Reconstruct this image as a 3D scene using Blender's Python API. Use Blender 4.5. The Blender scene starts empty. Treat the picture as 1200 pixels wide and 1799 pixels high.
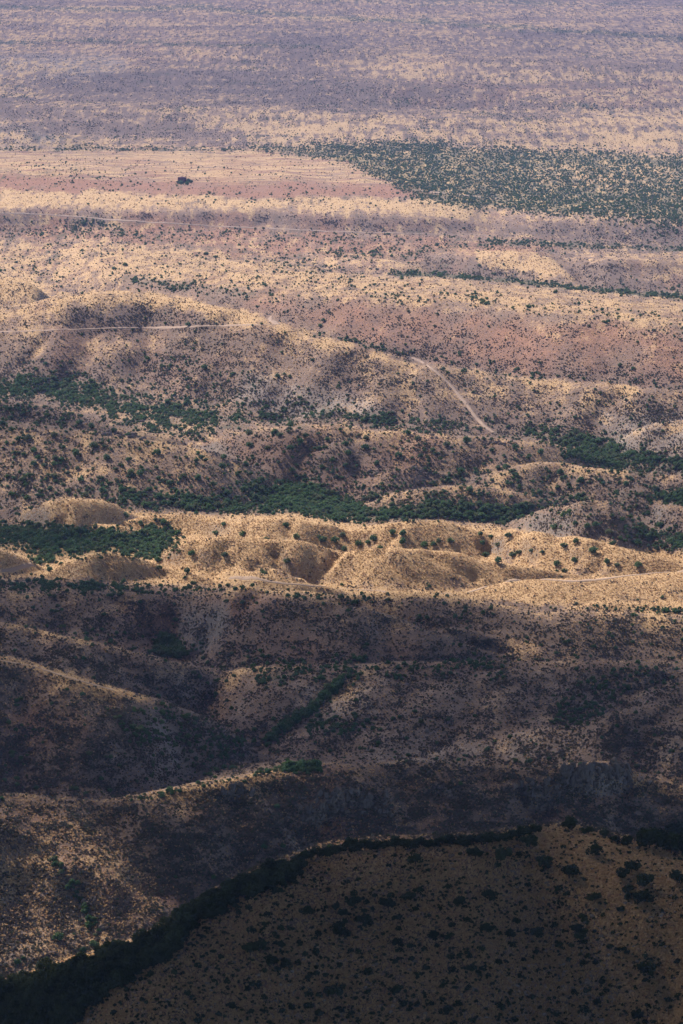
import bpy, math, random
import numpy as np
from mathutils import Vector
PI = math.pi
rng = np.random.default_rng(11)
random.seed(5)
sc = bpy.context.scene
C = sc.collection

# ------------------------------------------------------------------ camera
H = 300.0                 # eye height above the valley floor (z = 0)
FPX = 12000.0             # focal length in photo pixels (1200 x 1799)
TH = math.atan(1299.5 / FPX)
cam = bpy.data.objects.new('camera', bpy.data.cameras.new('camera'))
C.objects.link(cam)
cam.location = (0, 0, H)
cam.rotation_euler = (PI/2 - TH, 0, 0)
cam.data.sensor_fit = 'HORIZONTAL'
cam.data.sensor_width = 36
cam.data.lens = 36 * FPX / 1200
cam.data.clip_start = 1
cam.data.clip_end = 60000
sc.camera = cam
# ------------------------------------------------------------------ light
SUN_AZ, SUN_EL = math.radians(-30), math.radians(36)   # azimuth from +Y towards +X
SUNV = np.array([math.sin(SUN_AZ)*math.cos(SUN_EL), math.cos(SUN_AZ)*math.cos(SUN_EL), math.sin(SUN_EL)])
w = bpy.data.worlds.new("World"); sc.world = w; w.use_nodes = True
nt = w.node_tree
sky = nt.nodes.new('ShaderNodeTexSky'); sky.sky_type = 'NISHITA'; sky.sun_disc = False
sky.sun_elevation = SUN_EL; sky.sun_rotation = SUN_AZ
sky.dust_density = 1.0; sky.ozone_density = 4.0
nt.links.new(sky.outputs[0], nt.nodes['Background'].inputs[0])
nt.nodes['Background'].inputs[1].default_value = 0.12
sl = bpy.data.lights.new('sun', 'SUN'); sl.energy = 4.6; sl.angle = math.radians(0.5); sl.color = (1.0, 0.91, 0.79)
so = bpy.data.objects.new('sun', sl); C.objects.link(so)
so.rotation_euler = Vector(tuple(SUNV)).to_track_quat('Z', 'Y').to_euler()
so.location = (0, 0, 3000)
sc.view_settings.view_transform = 'Standard'; sc.view_settings.look = 'None'
sc.view_settings.exposure = 1.0; sc.view_settings.gamma = 1
sc.cycles.max_bounces = 4; sc.cycles.diffuse_bounces = 2; sc.cycles.transparent_max_bounces = 12
sc.cycles.volume_bounces = 0

# ------------------------------------------------------------------ pixel <-> ground
CT, ST = math.cos(TH), math.sin(TH)
def pix_ak(u, v):
    """azimuth tangent and depression tangent of a photo pixel"""
    q = (900 - np.asarray(v, float)) / FPX
    yc = CT + q*ST; zc = -ST + q*CT
    return (np.asarray(u, float) - 600) / FPX / yc, -zc / yc
def project(x, y, z):
    z = z - H
    f = y*CT - z*ST; up = y*ST + z*CT
    return 600 + FPX*x/f, 900 - FPX*up/f

# ------------------------------------------------------------------ noise
def _h(i, j, s):
    n = (i*374761393 + j*668265263 + s*1274126177) & 0xffffffff
    n = ((n ^ (n >> 13)) * 1274126177) & 0xffffffff
    return ((n ^ (n >> 16)) & 0xffff) / 65535.0
def vnoise(x, y, s=0):
    xi = np.floor(x).astype(np.int64); yi = np.floor(y).astype(np.int64)
    fx = x - xi; fy = y - yi
    fx = fx*fx*fx*(fx*(fx*6-15)+10); fy = fy*fy*fy*(fy*(fy*6-15)+10)
    a = _h(xi, yi, s); b = _h(xi+1, yi, s); c = _h(xi, yi+1, s); d = _h(xi+1, yi+1, s)
    return (a + (b-a)*fx) + ((c + (d-c)*fx) - (a + (b-a)*fx))*fy
def fbm(x, y, s=0, o=4, g=0.5):
    t = 0; a = 1; n = 0
    for k in range(o):
        t = t + a*vnoise(x*2**k + 17.3*k, y*2**k - 9.1*k, s+k); n += a; a *= g
    return t/n
def blur(a, r, axis=None):
    k = np.exp(-0.5*(np.arange(-int(3*r), int(3*r)+1)/r)**2); k /= k.sum()
    def one(a, ax):
        p = [(0, 0)]*a.ndim; p[ax] = (len(k)//2,)*2
        b = np.pad(a, p, mode='edge'); out = 0
        for i, w_ in enumerate(k):
            out = out + w_*np.take(b, range(i, i + a.shape[ax]), axis=ax)
        return out
    for ax in (range(a.ndim) if axis is None else [axis]): a = one(a, ax)
    return a
def sstep(a, b, x):
    t = np.clip((x-a)/(b-a), 0, 1); return t*t*(3-2*t)

# ------------------------------------------------------------------ landform: crest lines (u, v, height above valley floor)
NA = 840; A0, A1 = -0.112, 0.112
avec = np.linspace(A0, A1, NA)
kk = np.concatenate([np.linspace(1.5, 0.42, 12), np.linspace(0.40, 0.275, 30)[:-1], np.linspace(0.275, 0.0305, 1560), np.linspace(0.0300, 0.0165, 40)])
yvec = H / kk
AA, YY = np.meshgrid(avec, yvec)          # rows: distance, columns: azimuth
XX = AA*YY
UU0 = 600 + FPX*avec*CT                    # good enough to index the crest lines by column
WX = XX + 9*(fbm(XX/60, YY/60, 91, 3) - .5)*2
WY = YY + 12*(fbm(XX/70, YY/70, 95, 3) - .5)*2

Z = 6*(fbm(XX/420, YY/900, 3, 3) - 0.5) * sstep(2300, 4200, YY)     # gentle roll of the plain
Z += 16*(fbm(XX/520, YY/1700, 44, 2) - 0.5) * sstep(5200, 7500, YY)
def ridge(pts, sf=24, sb=22, wf=None, wb=None, gully=0.35, rough=1.0, e=0):
    global Z
    P = np.array(pts, float)
    ud = np.linspace(P[0, 0], P[-1, 0], 400)
    v = np.interp(ud, P[:, 0], P[:, 1]); h = np.interp(ud, P[:, 0], P[:, 2])
    v = blur(v, 5); h = blur(h, 6)
    v = np.interp(UU0, ud, v); hh = np.interp(UU0, ud, h)
    ins = sstep(P[0, 0]-14-e, P[0, 0]+4+e, UU0) if P[0, 0] > 5 else np.ones(NA)
    ins = ins*((1 - sstep(P[-1, 0]-4-e, P[-1, 0]+14+e, UU0)) if P[-1, 0] < 1195 else 1)
    _, k = pix_ak(UU0, v)
    yc = (H - hh)/k
    f = wf if wf else np.maximum(hh, 1)*PI/2/math.tan(math.radians(sf))
    b = wb if wb else np.maximum(hh, 1)*PI/2/math.tan(math.radians(sb))
    dy = YY - yc[None, :]
    s = np.where(dy < 0, -dy/f, dy/b)
    jag = 1 + 0.16*rough*(fbm(XX/42, YY/60, int(P[0, 1]), 2) - .5)*sstep(0.02, .3, s)
    s = np.clip(s*jag, 0, 1)
    # gullies run down the slope; deeper towards the middle of it
    sk = random.uniform(-.45, .45); k2 = int(abs(P[0, 0])) + len(P)
    gx_ = WX + WY*sk; q1 = max(34, hh.max()*2.6)
    g = 1 - np.abs(2*fbm(gx_/q1, WY/(q1*2.2), 7 + k2, 2) - 1)*1.9
    g = np.clip(g, 0, 1)**1.6*sstep(.35, .6, fbm(XX/90, YY/140, 33 + k2, 2))
    g += .13*np.clip(1 - np.abs(2*fbm((WX - WY*sk*.8)/(q1*.35), WY/(q1*1.1), 9 + k2, 2) - 1)*2.2, 0, 1)
    prof = 0.5*(1 + np.cos(PI*s))
    prof = prof - gully*0.40*g*np.sin(PI*s)**1.2*sstep(.04, .3, s)
    zz = (hh*ins)[None, :]*prof
    zz = np.where(s >= 1, -5, zz)
    kx = 1.2
    d = np.clip(0.5 + 0.5*(zz - Z)/kx, 0, 1)
    Z = Z*(1-d) + zz*d + kx*d*(1-d)*np.where(hh[None, :] > 2, .6, .2)

# far plain
ridge([(-200,96,10),(60,103,12),(140,112,8),(330,125,2)], wf=300, wb=500)
ridge([(250,82,1),(420,80,14),(620,84,14),(760,104,2)], wf=260, wb=420)
ridge([(640,112,2),(780,100,16),(980,108,18),(1200,122,16),(1400,130,14)], wf=340, wb=500)
ridge([(560,150,2),(700,148,14),(860,150,14),(900,160,10),(960,190,2)], wf=260, wb=420, gully=.9)
ridge([(820,176,2),(960,160,14),(1100,170,16),(1400,190,14)], wf=260, wb=420, gully=.9)
ridge([(-200,190,12),(240,190,12),(350,188,12),(470,188,12),(600,197,12),(700,203,12),(850,208,12),(1050,207,12),(1400,220,12)], wf=330, wb=420, gully=.5)
ridge([(-200,220,16),(0,223,16),(50,226,16),(90,232,13),(130,247,8),(185,260,2)], wf=240, wb=260)
# mesa with the striped field, its scarp above the white track
ridge([(-300,372,12),(0,368,12),(100,365,12),(200,369,12),(300,372,12),(400,369,12),(500,372,12),(600,377,12),(700,381,11),(800,385,9),(850,396,4),(880,404,1)], wf=55, wb=1500, gully=.5, e=60)
ridge([(840,392,1),(950,386,8),(1060,380,10),(1200,384,10),(1500,390,10)], wf=110, wb=900, gully=.7, e=60)
# gullied plateau right of centre
ridge([(540,452,4),(620,461,10),(690,464,12),(735,470,10),(790,483,2)], wf=100, wb=300, gully=.8)
ridge([(735,456,2),(820,448,10),(900,444,13),(960,455,12),(1000,478,8),(1030,503,2)], wf=100, wb=260, gully=.2)
ridge([(985,470,4),(1060,458,14),(1200,452,14),(1500,450,14)], wf=150, wb=300, gully=1)
ridge([(670,478,2),(780,484,7),(850,490,9),(900,498,10),(1000,508,11),(1100,517,11),(1200,526,11),(1500,550,11)], wf=120, wb=120)
# long red slope
ridge([(120,486,6),(200,492,12),(300,499,16),(400,507,20),(500,516,24),(600,522,27),(700,526,29),(790,526,30),(870,537,31),(920,543,32),(1000,553,33),(1080,560,33),(1140,570,32),(1200,578,31),(1500,600,31)], sf=13, wb=700, gully=.18, e=60)
# big rounded hill, left of centre, and its right arm
ridge([(-300,480,26),(0,486,30),(50,494,30),(75,512,26),(110,528,14)], sf=16, sb=14, gully=.4)
ridge([(-300,560,20),(0,545,28),(80,528,34),(140,517,37),(200,513,38),(250,513,38),(330,526,38),(400,543,37),(450,556,36),(500,571,34),(560,589,32),(620,604,30),(680,621,28),(740,637,26),(800,647,23),(850,655,22),(900,661,21),(960,668,21),(1010,672,22),(1060,673,23),(1110,680,23),(1200,690,22),(1500,720,22)], sf=15, sb=16, gully=.55)
ridge([(1080,780,4),(1120,752,14),(1160,742,18),(1200,738,20),(1500,720,22)], sf=22, sb=20, gully=.9)
# left rocky spurs
ridge([(-300,690,22),(0,703,22),(60,709,21),(120,723,19),(180,743,15),(260,762,10),(330,778,4)], sf=24, gully=.3)
ridge([(-300,720,26),(0,738,26),(100,751,25),(175,760,24),(240,769,23),(300,778,21),(370,793,18),(410,807,15),(450,822,11),(490,846,5),(520,862,2)], sf=18, gully=.35)
ridge([(316,764,1),(335,757,4),(352,760,4),(372,772,1)], sf=20)
# centre hill
ridge([(332,776,4),(380,768,14),(420,763,18),(480,756,22),(520,750,23),(600,752,23),(640,757,22),(700,760,22),(760,760,22),(840,768,21),(900,776,20),(960,782,18),(1010,792,15),(1060,806,10),(1105,826,3)], sf=20, sb=20, gully=.35)
ridge([(585,862,2),(640,842,8),(680,830,11),(730,822,12),(765,828,9),(800,836,5),(840,846,2)], sf=20)
ridge([(760,846,3),(820,838,9),(870,830,12),(920,815,15),(955,808,16),(1000,813,15),(1040,823,14),(1100,830,14),(1160,833,14),(1200,837,14),(1500,850,14)], sf=18, gully=.7)
ridge([(636,888,2),(690,866,8),(750,857,11),(810,852,12),(850,856,11),(900,866,9),(950,878,6),(985,888,2)], sf=22, gully=.5)
ridge([(1120,868,3),(1160,880,9),(1200,884,11),(1500,890,12)], sf=20)
ridge([(900,912,3),(950,895,11),(1000,882,18),(1040,878,20),(1080,888,18),(1110,905,14),(1150,930,9),(1210,962,6),(1400,980,6)], sf=24, gully=.4)
# sunlit small hills
ridge([(25,906,2),(60,887,9),(90,877,13),(130,874,14),(175,879,12),(215,892,8),(250,906,2)], sf=31, sb=28, gully=.2)
ridge([(205,925,2),(240,910,5),(300,905,6),(335,898,8),(365,905,8),(400,912,9),(440,911,11),(500,909,12),(560,918,10),(620,929,8),(660,922,10),(700,918,12),(750,915,12),(800,922,11),(850,936,8),(890,946,4)], sf=26, sb=28, gully=.7)
ridge([(130,938,1),(165,919,5),(200,920,7),(235,929,5),(275,942,1)], sf=24)
ridge([(840,945,3),(880,934,10),(920,931,13),(960,932,14),(1010,941,14),(1060,954,13),(1120,970,11),(1200,987,9),(1400,1010,8)], sf=26, sb=28, gully=.6)
ridge([(268,985,2),(300,962,8),(340,950,12),(400,943,14),(450,944,14),(520,948,14),(560,957,12),(600,966,10),(650,964,12),(690,962,13),(760,968,12),(830,977,10),(900,990,8),(970,1003,5),(1035,1014,2)], sf=27, sb=28, gully=.8)
ridge([(-100,962,6),(0,970,8),(40,980,5),(70,992,2)], sf=31, sb=28)
ridge([(92,1004,2),(120,986,6),(155,976,9),(190,974,9),(240,981,7),(290,994,4),(330,1004,4),(375,1018,2)], sf=30, sb=28, gully=.2)
ridge([(300,995,2),(380,985,6),(450,1005,7),(520,1022,5),(600,1036,2)], sf=25, sb=24, gully=.3)
ridge([(780,1046,2),(860,1027,6),(950,1018,8),(1050,1018,8),(1140,1008,9),(1200,1003,10),(1400,990,10)], sf=10, sb=22, gully=.3)
ridge([(980,1072,2),(1040,1060,5),(1120,1056,6),(1300,1056,6)], sf=14, gully=.2)
# shaded slopes
ridge([(-300,1048,12),(0,1041,12),(90,1038,12),(180,1040,12),(250,1045,11),(330,1052,8),(390,1066,2)], sf=15, gully=.5)
ridge([(270,1062,2),(325,1043,12),(390,1034,18),(435,1033,20),(500,1045,20),(560,1057,20),(620,1069,19),(680,1080,17),(750,1095,15),(830,1110,11),(900,1130,7),(960,1152,2)], sf=17, gully=.45)
ridge([(380,1040,2),(480,1041,9),(560,1042,12),(620,1048,13),(700,1043,14),(800,1046,15),(880,1062,14),(940,1073,14),(1010,1079,14),(1100,1080,13),(1200,1084,12),(1500,1090,12)], sf=12, sb=24, gully=.5)
ridge([(-300,1080,26),(0,1094,24),(50,1103,23),(100,1114,22),(160,1129,20),(220,1144,17),(300,1163,13),(360,1171,9),(430,1180,2)], sf=15, gully=.45)
ridge([(330,1196,1),(380,1181,4),(430,1173,8),(500,1171,11),(600,1169,12),(760,1165,13),(950,1163,14),(1060,1166,14),(1200,1165,14),(1500,1165,14)], wf=150, sb=20, gully=.6, e=25)
ridge([(-300,1150,34),(0,1157,33),(40,1163,32),(90,1178,31),(140,1195,29),(200,1212,26),(250,1226,22),(320,1245,15),(400,1275,8),(470,1310,2)], sf=22, gully=.3)
ridge([(880,1300,3),(960,1270,12),(1060,1250,18),(1200,1240,20),(1500,1230,20)], sf=14, gully=.7)
# cliffed ridge
ridge([(-300,1390,34),(0,1398,34),(60,1405,33),(150,1411,32),(200,1412,32),(260,1400,33),(330,1385,34),(400,1375,34),(450,1367,34),(520,1351,35),(570,1348,35),(640,1350,34),(700,1345,34),(760,1338,34),(820,1350,33),(900,1351,33),(950,1350,33),(1020,1344,34),(1085,1338,34),(1105,1352,30),(1135,1370,27),(1200,1384,24),(1500,1400,22)], sf=25, sb=22, gully=.75)
Zmid = Z.copy()
Z = blur(Z, 3.0, 1)*.75 + Z*.25
# foreground mountain shoulder
ridge([(-300,1860,72),(0,1742,80),(60,1722,84),(130,1700,88),(200,1678,91),(280,1640,95),(350,1592,98),(420,1552,101),(480,1526,103),(540,1505,104),(600,1493,105),(680,1484,106),(760,1482,107),(840,1479,108),(900,1470,108),(940,1458,108),(985,1452,109),(1030,1459,109),(1080,1474,108),(1140,1492,107),(1200,1508,106),(1500,1640,102)], wf=230, wb=240, gully=.22)

amp = sstep(.5, 6, Z) + .25
Z += amp*(fbm(XX/22, YY/34, 60, 3) - .5)*1.7 + (fbm(XX/5, YY/6, 70, 3) - .5)*.45

def zat(x, y):
    fa = np.clip((x/y - A0)/(A1-A0)*(NA-1), 0, NA-1.001)
    fr = np.clip(np.interp(-H/np.asarray(y, float), -kk, np.arange(len(kk))), 0, len(kk)-1.001)
    i = fa.astype(int); j = fr.astype(int); dx = fa-i; dy = fr-j
    return (Z[j, i]*(1-dx)+Z[j, i+1]*dx)*(1-dy) + (Z[j+1, i]*(1-dx)+Z[j+1, i+1]*dx)*dy
def envelope():
    """for each column: the picture rows the ground shows at, nearest first"""
    _, V = project(XX, YY, Z)
    return V, np.minimum.accumulate(V, axis=0)
V_, E_ = envelope()
def ground(u, v):
    """photo pixel -> the point of the ground that shows there"""
    u = np.atleast_1d(np.asarray(u, float)); v = np.atleast_1d(np.asarray(v, float))
    a, _ = pix_ak(u, v)
    ci = np.clip(np.round((a-A0)/(A1-A0)*(NA-1)).astype(int), 0, NA-1)
    y = np.empty(len(u))
    for c in np.unique(ci):
        m = ci == c
        e = E_[:, c]
        y[m] = np.interp(-v[m], -e, yvec)
    x = a*y
    return x, y, zat(x, y)
def gpoly(pts, n=200):
    P = np.array(pts, float); t = np.r_[0, np.cumsum(np.hypot(*np.diff(P[:, :2], axis=0).T))]
    s = np.linspace(0, t[-1], n)
    u = blur(np.interp(s, t, P[:, 0]), n*.012); v = blur(np.interp(s, t, P[:, 1]), n*.012)
    x, y, z = ground(u, v)
    return x, y, z
def dist_to(px, py, X, Y, ny=1.0):
    d = np.full(X.shape, 1e9)
    for i in range(len(px)):
        d = np.minimum(d, (X-px[i])**2 + ((Y-py[i])*ny)**2)
    return np.sqrt(d)
def carve(pts, depth, wid, n=50):
    global Z
    x, y, z = gpoly(pts, n)
    y0, y1 = y.min()-4*wid-20, y.max()+4*wid+20
    r = (yvec > y0) & (yvec < y1)
    d = dist_to(x, blur(y, 2), XX[r], YY[r])
    Z[r] -= depth*np.exp(-(d/wid)**2)
def spur(pts, h, wid): carve(pts, -h, wid)
for pts, d, wd in [
 ([(590,966),(580,985),(562,1005),(550,1022)], 2.2, 3.2), ([(560,960),(545,985),(530,1010)], 1.2, 3.0), ([(668,966),(690,985),(712,1008),(728,1028)], 1.6, 2.6), ([(484,962),(492,980),(508,995),(525,1008)], 2.2, 3.0),
 ([(400,950),(392,975),(405,995)], 1.3, 3.5), ([(755,972),(790,990),(830,1012)], 1.2, 3), ([(340,955),(355,985),(380,1005)], 1.2, 3),
 ([(445,912),(430,930),(445,940)], 1.3, 3), ([(505,915),(508,935)], 1.5, 3), ([(600,928),(625,945),(640,960)], 1.8, 4), ([(700,920),(690,940),(680,955)], 1.3, 3.5), ([(810,925),(825,945),(850,965)], 1.4, 4),
 ([(905,935),(915,960),(935,985)], 1.4, 3.5), ([(975,936),(985,960),(1005,985)], 1.6, 4), ([(1050,955),(1060,975),(1050,995)], 1.2, 3.5), ([(110,880),(120,900),(105,915)], 1.2, 3), ([(185,982),(180,1000),(190,1015)], 1, 3),
 ([(560,770),(530,800),(520,840)], 2, 7), ([(700,768),(690,795),(705,820)], 1.8, 6), ([(455,765),(470,800),(500,835)], 1.6, 6), ([(850,775),(860,795),(840,815)], 1.5, 6), ([(620,760),(640,790),(630,830)], 1.6, 6),
 ([(130,560),(160,600),(130,650),(90,680)], 2.5, 9), ([(260,545),(280,600),(250,650)], 2.2, 9), ([(380,560),(400,610),(370,670),(390,700)], 2.8, 9), ([(500,590),(520,640),(490,690),(500,730)], 3, 9), ([(620,620),(640,660),(610,720)], 2.6, 8), ([(705,640),(720,690),(700,735)], 2.4, 8), ([(80,585),(60,620),(30,640)], 1.8, 4),
 ([(300,510),(330,530)], 1, 6), ([(700,550),(740,590),(720,640)], 1.6, 14), ([(900,560),(930,600),(900,645)], 1.6, 14), ([(1050,575),(1080,620),(1060,660)], 1.8, 12), ([(580,550),(640,590)], 1.5, 12),
 ([(960,680),(980,710),(960,745)], 2, 8), ([(1080,690),(1050,730),(1070,770)], 2.5, 8), ([(1150,760),(1160,790),(1140,815)], 2.5, 8), ([(1190,745),(1185,780)], 2, 7),
 ([(110,770),(140,800),(120,840)], 1.2, 6), ([(250,790),(280,820),(300,860)], 1.2, 6), ([(400,815),(420,840),(400,870)], 1.2, 6),
 ([(985,822),(960,845),(975,865)], 1.4, 5), ([(1060,835),(1080,855),(1060,875)], 1.4, 5), ([(1045,885),(1060,920),(1050,945)], 1.6, 5), ([(980,895),(1000,925)], 1.3, 5), ([(1110,905),(1150,945),(1190,975)], 2, 6),
 ([(100,1045),(130,1070),(110,1100)], 1.6, 6), ([(210,1050),(240,1080),(280,1110)], 1.8, 6), ([(440,1040),(420,1080),(360,1110),(330,1140)], 2.6, 6), ([(560,1065),(540,1110),(560,1150)], 1.6, 7), ([(690,1090),(680,1120),(700,1155)], 1.5, 6), ([(620,1055),(700,1080),(780,1105),(870,1130)], 2.2, 6),
 ([(60,1110),(80,1140),(60,1155)], 1.4, 5), ([(200,1150),(240,1180),(300,1215),(340,1250)], 2, 6), ([(330,1180),(360,1220),(380,1260)], 1.8, 6), ([(60,1190),(80,1250),(60,1330),(80,1380)], 2.6, 9), ([(180,1220),(220,1290),(200,1370)], 2.6, 9), ([(300,1260),(320,1320),(290,1380)], 1.8, 7),
 ([(720,1180),(690,1230),(620,1290),(560,1330)], 1.6, 8), ([(860,1200),(820,1260),(740,1320)], 1.6, 8), ([(960,1190),(930,1240),(870,1290)], 1.4, 7), ([(1160,1250),(1130,1300),(1140,1350)], 2, 8),
 ([(60,1410),(90,1460),(60,1530),(80,1600)], 2.0, 8), ([(200,1418),(230,1470),(270,1520),(330,1570)], 2.6, 9), ([(330,1395),(350,1450),(420,1500)], 2.4, 8), ([(470,1380),(500,1420),(560,1470)], 2, 5), ([(700,1360),(720,1410),(700,1450)], 2, 7), ([(860,1360),(880,1400),(860,1440)], 2, 7), ([(940,1360),(960,1410),(1000,1450)], 1.6, 6), ([(1130,1375),(1120,1420),(1150,1460)], 2, 7), ([(30,1480),(20,1540),(40,1640)], 1.4, 6), ([(250,1540),(220,1600),(240,1650)], 1.4, 5)]:
    carve(pts, d*1.6, wd, 36)
for pts, d, wd in [([(395,988),(440,998),(490,1010),(530,1022)], 1.6, 3), ([(545,1022),(572,1000),(605,982),(630,972)], 1.0, 2.5), ([(685,968),(705,985),(730,1008)], .9, 2), ([(350,966),(400,975),(440,985)], .9, 3), ([(60,1500),(120,1530),(200,1560)], 1.4, 6), ([(430,1395),(470,1420),(500,1450)], 2, 4)]:
    spur(pts, d, wd)
carve([(600,1200),(555,1232),(520,1262),(480,1290),(440,1318)], 3.5, 9)
carve([(1090,1185),(1050,1215),(1020,1250),(990,1290),(975,1320)], 3.5, 12)
carve([(870,1170),(820,1180),(740,1200)], 1.5, 8)
carve([(450,1000),(505,985),(530,1005)], 1.5, 3)
carve([(835,975),(880,1000),(910,1015)], 1.5, 4)
carve([(295,1085),(300,1120),(310,1150)], 4, 12)
carve([(140,1560),(155,1600),(165,1630)], 2.2, 5)
carve([(540,1395),(535,1440),(580,1480)], 3, 8)
# cliffs: the drop of the ridge front is gathered into a wall
def cliff(u0, u1, vtop, drop, run, amp_=1.0, seed=1):
    global Z
    us = np.linspace(u0, u1, 60)
    x, y, z = ground(us, np.interp(us, [p[0] for p in vtop], [p[1] for p in vtop]))
    y = blur(y, 3)
    yl = np.interp(UU0, us, y)
    q_ = min(60, (u1-u0)*.35); e = sstep(u0-q_*.6, u0+q_, UU0)*(1 - sstep(u1-(6 if 1000 < u1 < 1150 else q_), u1+(8 if 1000 < u1 < 1150 else q_*.6), UU0))
    jag = (fbm(XX/3.0, YY/40, seed, 3) - .5)*5*amp_ + (fbm(XX/14, YY/90, seed+4, 2) - .5)*8*amp_
    d = yl[None, :] + jag - YY                     # metres in front of the lip
    Z -= (blur(e, 4)*drop)[None, :]*(sstep(0, 1.6, d)*np.clip(1 - d/(run*3.2), 0, 1))*(.6+.6*fbm(XX/9, YY/60, seed+9, 2))
cliff(985, 1104, [(985,1356),(1040,1350),(1085,1344),(1104,1352)], 10, 36, .8, 5)
cliff(905, 985, [(905,1364),(985,1360)], 6, 30, 1, 8)
cliff(530, 680, [(530,1402),(600,1388),(680,1396)], 5.5, 26, 1.2, 15)
cliff(385, 446, [(385,1388),(446,1383)], 4.0, 18, .8, 25)
cliff(750, 830, [(750,1385),(830,1390)], 3.0, 22, 1.2, 35)
cliff(1080, 1200, [(1080,1188),(1200,1180)], 2.5, 24, 1.2, 45)
V_, E_ = envelope()

# ------------------------------------------------------------------ land cover maps, digitised over the photo at 4 px a cell
GW, GH = 308, 458
gu = (np.arange(GW)-4)*4.0; gv = (np.arange(GH)-4)*4.0
GU, GV = np.meshgrid(gu, gv)
wob_u = (fbm(GU/34, GV/16, 200, 4) - .5)*40; wob_v = (fbm(GU/34, GV/16, 210, 4) - .5)*18
def inpoly(P, X, Y):
    P = np.array(P, float); c = np.zeros(X.shape, bool); n = len(P)
    for i in range(n):
        x1, y1 = P[i]; x2, y2 = P[(i+1) % n]
        if y1 == y2: continue
        c ^= ((Y < y1) != (Y < y2)) & (X < (x2-x1)*(Y-y1)/(y2-y1) + x1)
    return c
def mask(P, soft=2.5, wob=1.0):
    m = inpoly(P, GU + wob_u*wob, GV + wob_v*wob).astype(float)
    return blur(m, soft)
def paint(M, P, val, soft=2.5, wob=1.0):
    m = mask(P, soft, wob); return M*(1-m) + val*m
def line(M, pts, rad, val, wob=.4):
    P = np.array(pts, float); d = np.full(GU.shape, 1e9)
    X = GU + wob_u*wob; Y = GV + wob_v*wob
    for i in range(len(P)-1):
        a, b = P[i], P[i+1]; ab = b-a; t = np.clip(((X-a[0])*ab[0] + (Y-a[1])*ab[1])/(ab@ab), 0, 1)
        d = np.minimum(d, np.hypot(X-a[0]-t*ab[0], (Y-a[1]-t*ab[1])))
    m = np.exp(-(d/rad)**2); return M*(1-m) + val*m
def sample(M, u, v):
    u = np.where(u < 0, -u, u); u = np.where(u > 1200, 2400-u, u)      # beyond the picture the land goes on much the same
    x = np.clip(u/4+4, 0, GW-1.001); y = np.clip(v/4+4, 0, GH-1.001)
    i = x.astype(int); j = y.astype(int); fx = x-i; fy = y-j
    return (M[j, i]*(1-fx)+M[j, i+1]*fx)*(1-fy) + (M[j+1, i]*(1-fx)+M[j+1, i+1]*fx)*fy
R = lambda x0, y0, x1, y1: [(x0, y0), (x1, y0), (x1, y1), (x0, y1)]
one = np.ones(GU.shape)
# G dry grass, D red soil, W pale stony ground, V trees and tall shrubs, S low scrub, K cloud
G = .5*one; D = .25*one; W = .1*one; V = .12*one; S = .45*one; K = 0*one
# far plain
G = paint(G, R(-20, -20, 1230, 265), .42); S = paint(S, R(-20, -20, 1230, 265), .6); D = paint(D, R(-20, -20, 1230, 265), .2)
W = paint(W, R(-20, -20, 1230, 265), .3)
for p in ([(0,195),(0,255),(600,262),(1230,275),(1230,205),(900,215),(500,195),(250,192)], R(-20,128,360,165), R(560,84,760,128), R(280,92,720,104)):
    G = paint(G, p, .6); S = paint(S, p, .42)
for p in ([(-20,160),(380,188),(700,200),(980,210),(980,190),(700,150),(300,120),(150,125)], [(-20,172),(300,205),(460,250),(250,262),(120,240),(-20,215)], R(370,78,620,100)):
    G = paint(G, p, .22); S = paint(S, p, .85)
D = paint(D, R(690, 140, 1230, 195), .5); D = paint(D, R(60, 60, 400, 115), .45)
W = paint(W, R(-20, 98, 220, 130), .7); W = paint(W, [(-20,222),(90,230),(150,260),(-20,262)], .6)
V = line(V, [(-20,12),(200,18),(350,12),(480,26),(600,32),(800,42),(1000,55),(1230,70)], 4, .95)
V = line(V, [(-20,75),(180,72),(400,80),(560,82)], 3.5, .8); V = line(V, [(520,0),(900,4),(1230,12)], 4, .5)
V = line(V, [(620,162),(740,186),(900,206)], 4, .5); V = line(V, [(850,175),(960,180),(1050,190)], 5, .5)
# field and mesa
G = paint(G, R(-20, 262, 1230, 330), .56, 2); S = paint(S, R(-20, 262, 1230, 420), .12, 2)
D = paint(D, R(-20, 262, 760, 345), .55, 2); V = paint(V, R(-20, 262, 760, 372), .16)
D = paint(D, [(-20,312),(300,322),(560,326),(760,332),(790,350),(500,346),(-20,330)], .95, 1.5); G = paint(G, [(-20,312),(300,322),(560,326),(760,332),(790,350),(500,346),(-20,330)], .12, 1.5)
G = paint(G, [(-20,335),(300,345),(820,355),(840,378),(500,366),(-20,362)], .82, 1.2)
V = paint(V, [(-20,285),(150,292),(200,310),(430,330),(760,340),(800,356),(400,350),(150,330),(-20,335)], .34)
V = line(V, [(-20,262),(300,263),(520,262)], 3, .7, .2)
gp = [(420,258),(540,254),(700,252),(850,262),(1230,276),(1230,398),(1000,376),(840,366),(740,352),(700,330),(650,305),(600,283)]
V = paint(V, gp, .95, 1.5, .5); V = paint(V, [(900,290),(1230,296),(1230,335),(1000,335),(880,308)], .7)
V = paint(V, [(1000,375),(1230,392),(1230,412),(1000,400)], .4)
sp = [(-20,370),(300,375),(500,378),(830,393),(840,402),(600,402),(400,396),(200,383),(-20,372)]
G = paint(G, sp, .1, 1, .3); D = paint(D, sp, .5, 1, .3); S = paint(S, sp, .7, 1, .3); V = paint(V, sp, .05, 1, .3)
G = paint(G, [(870,385),(1230,395),(1230,432),(1000,420),(870,408)], .25); S = paint(S, [(870,385),(1230,395),(1230,432),(1000,420),(870,408)], .8)
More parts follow.
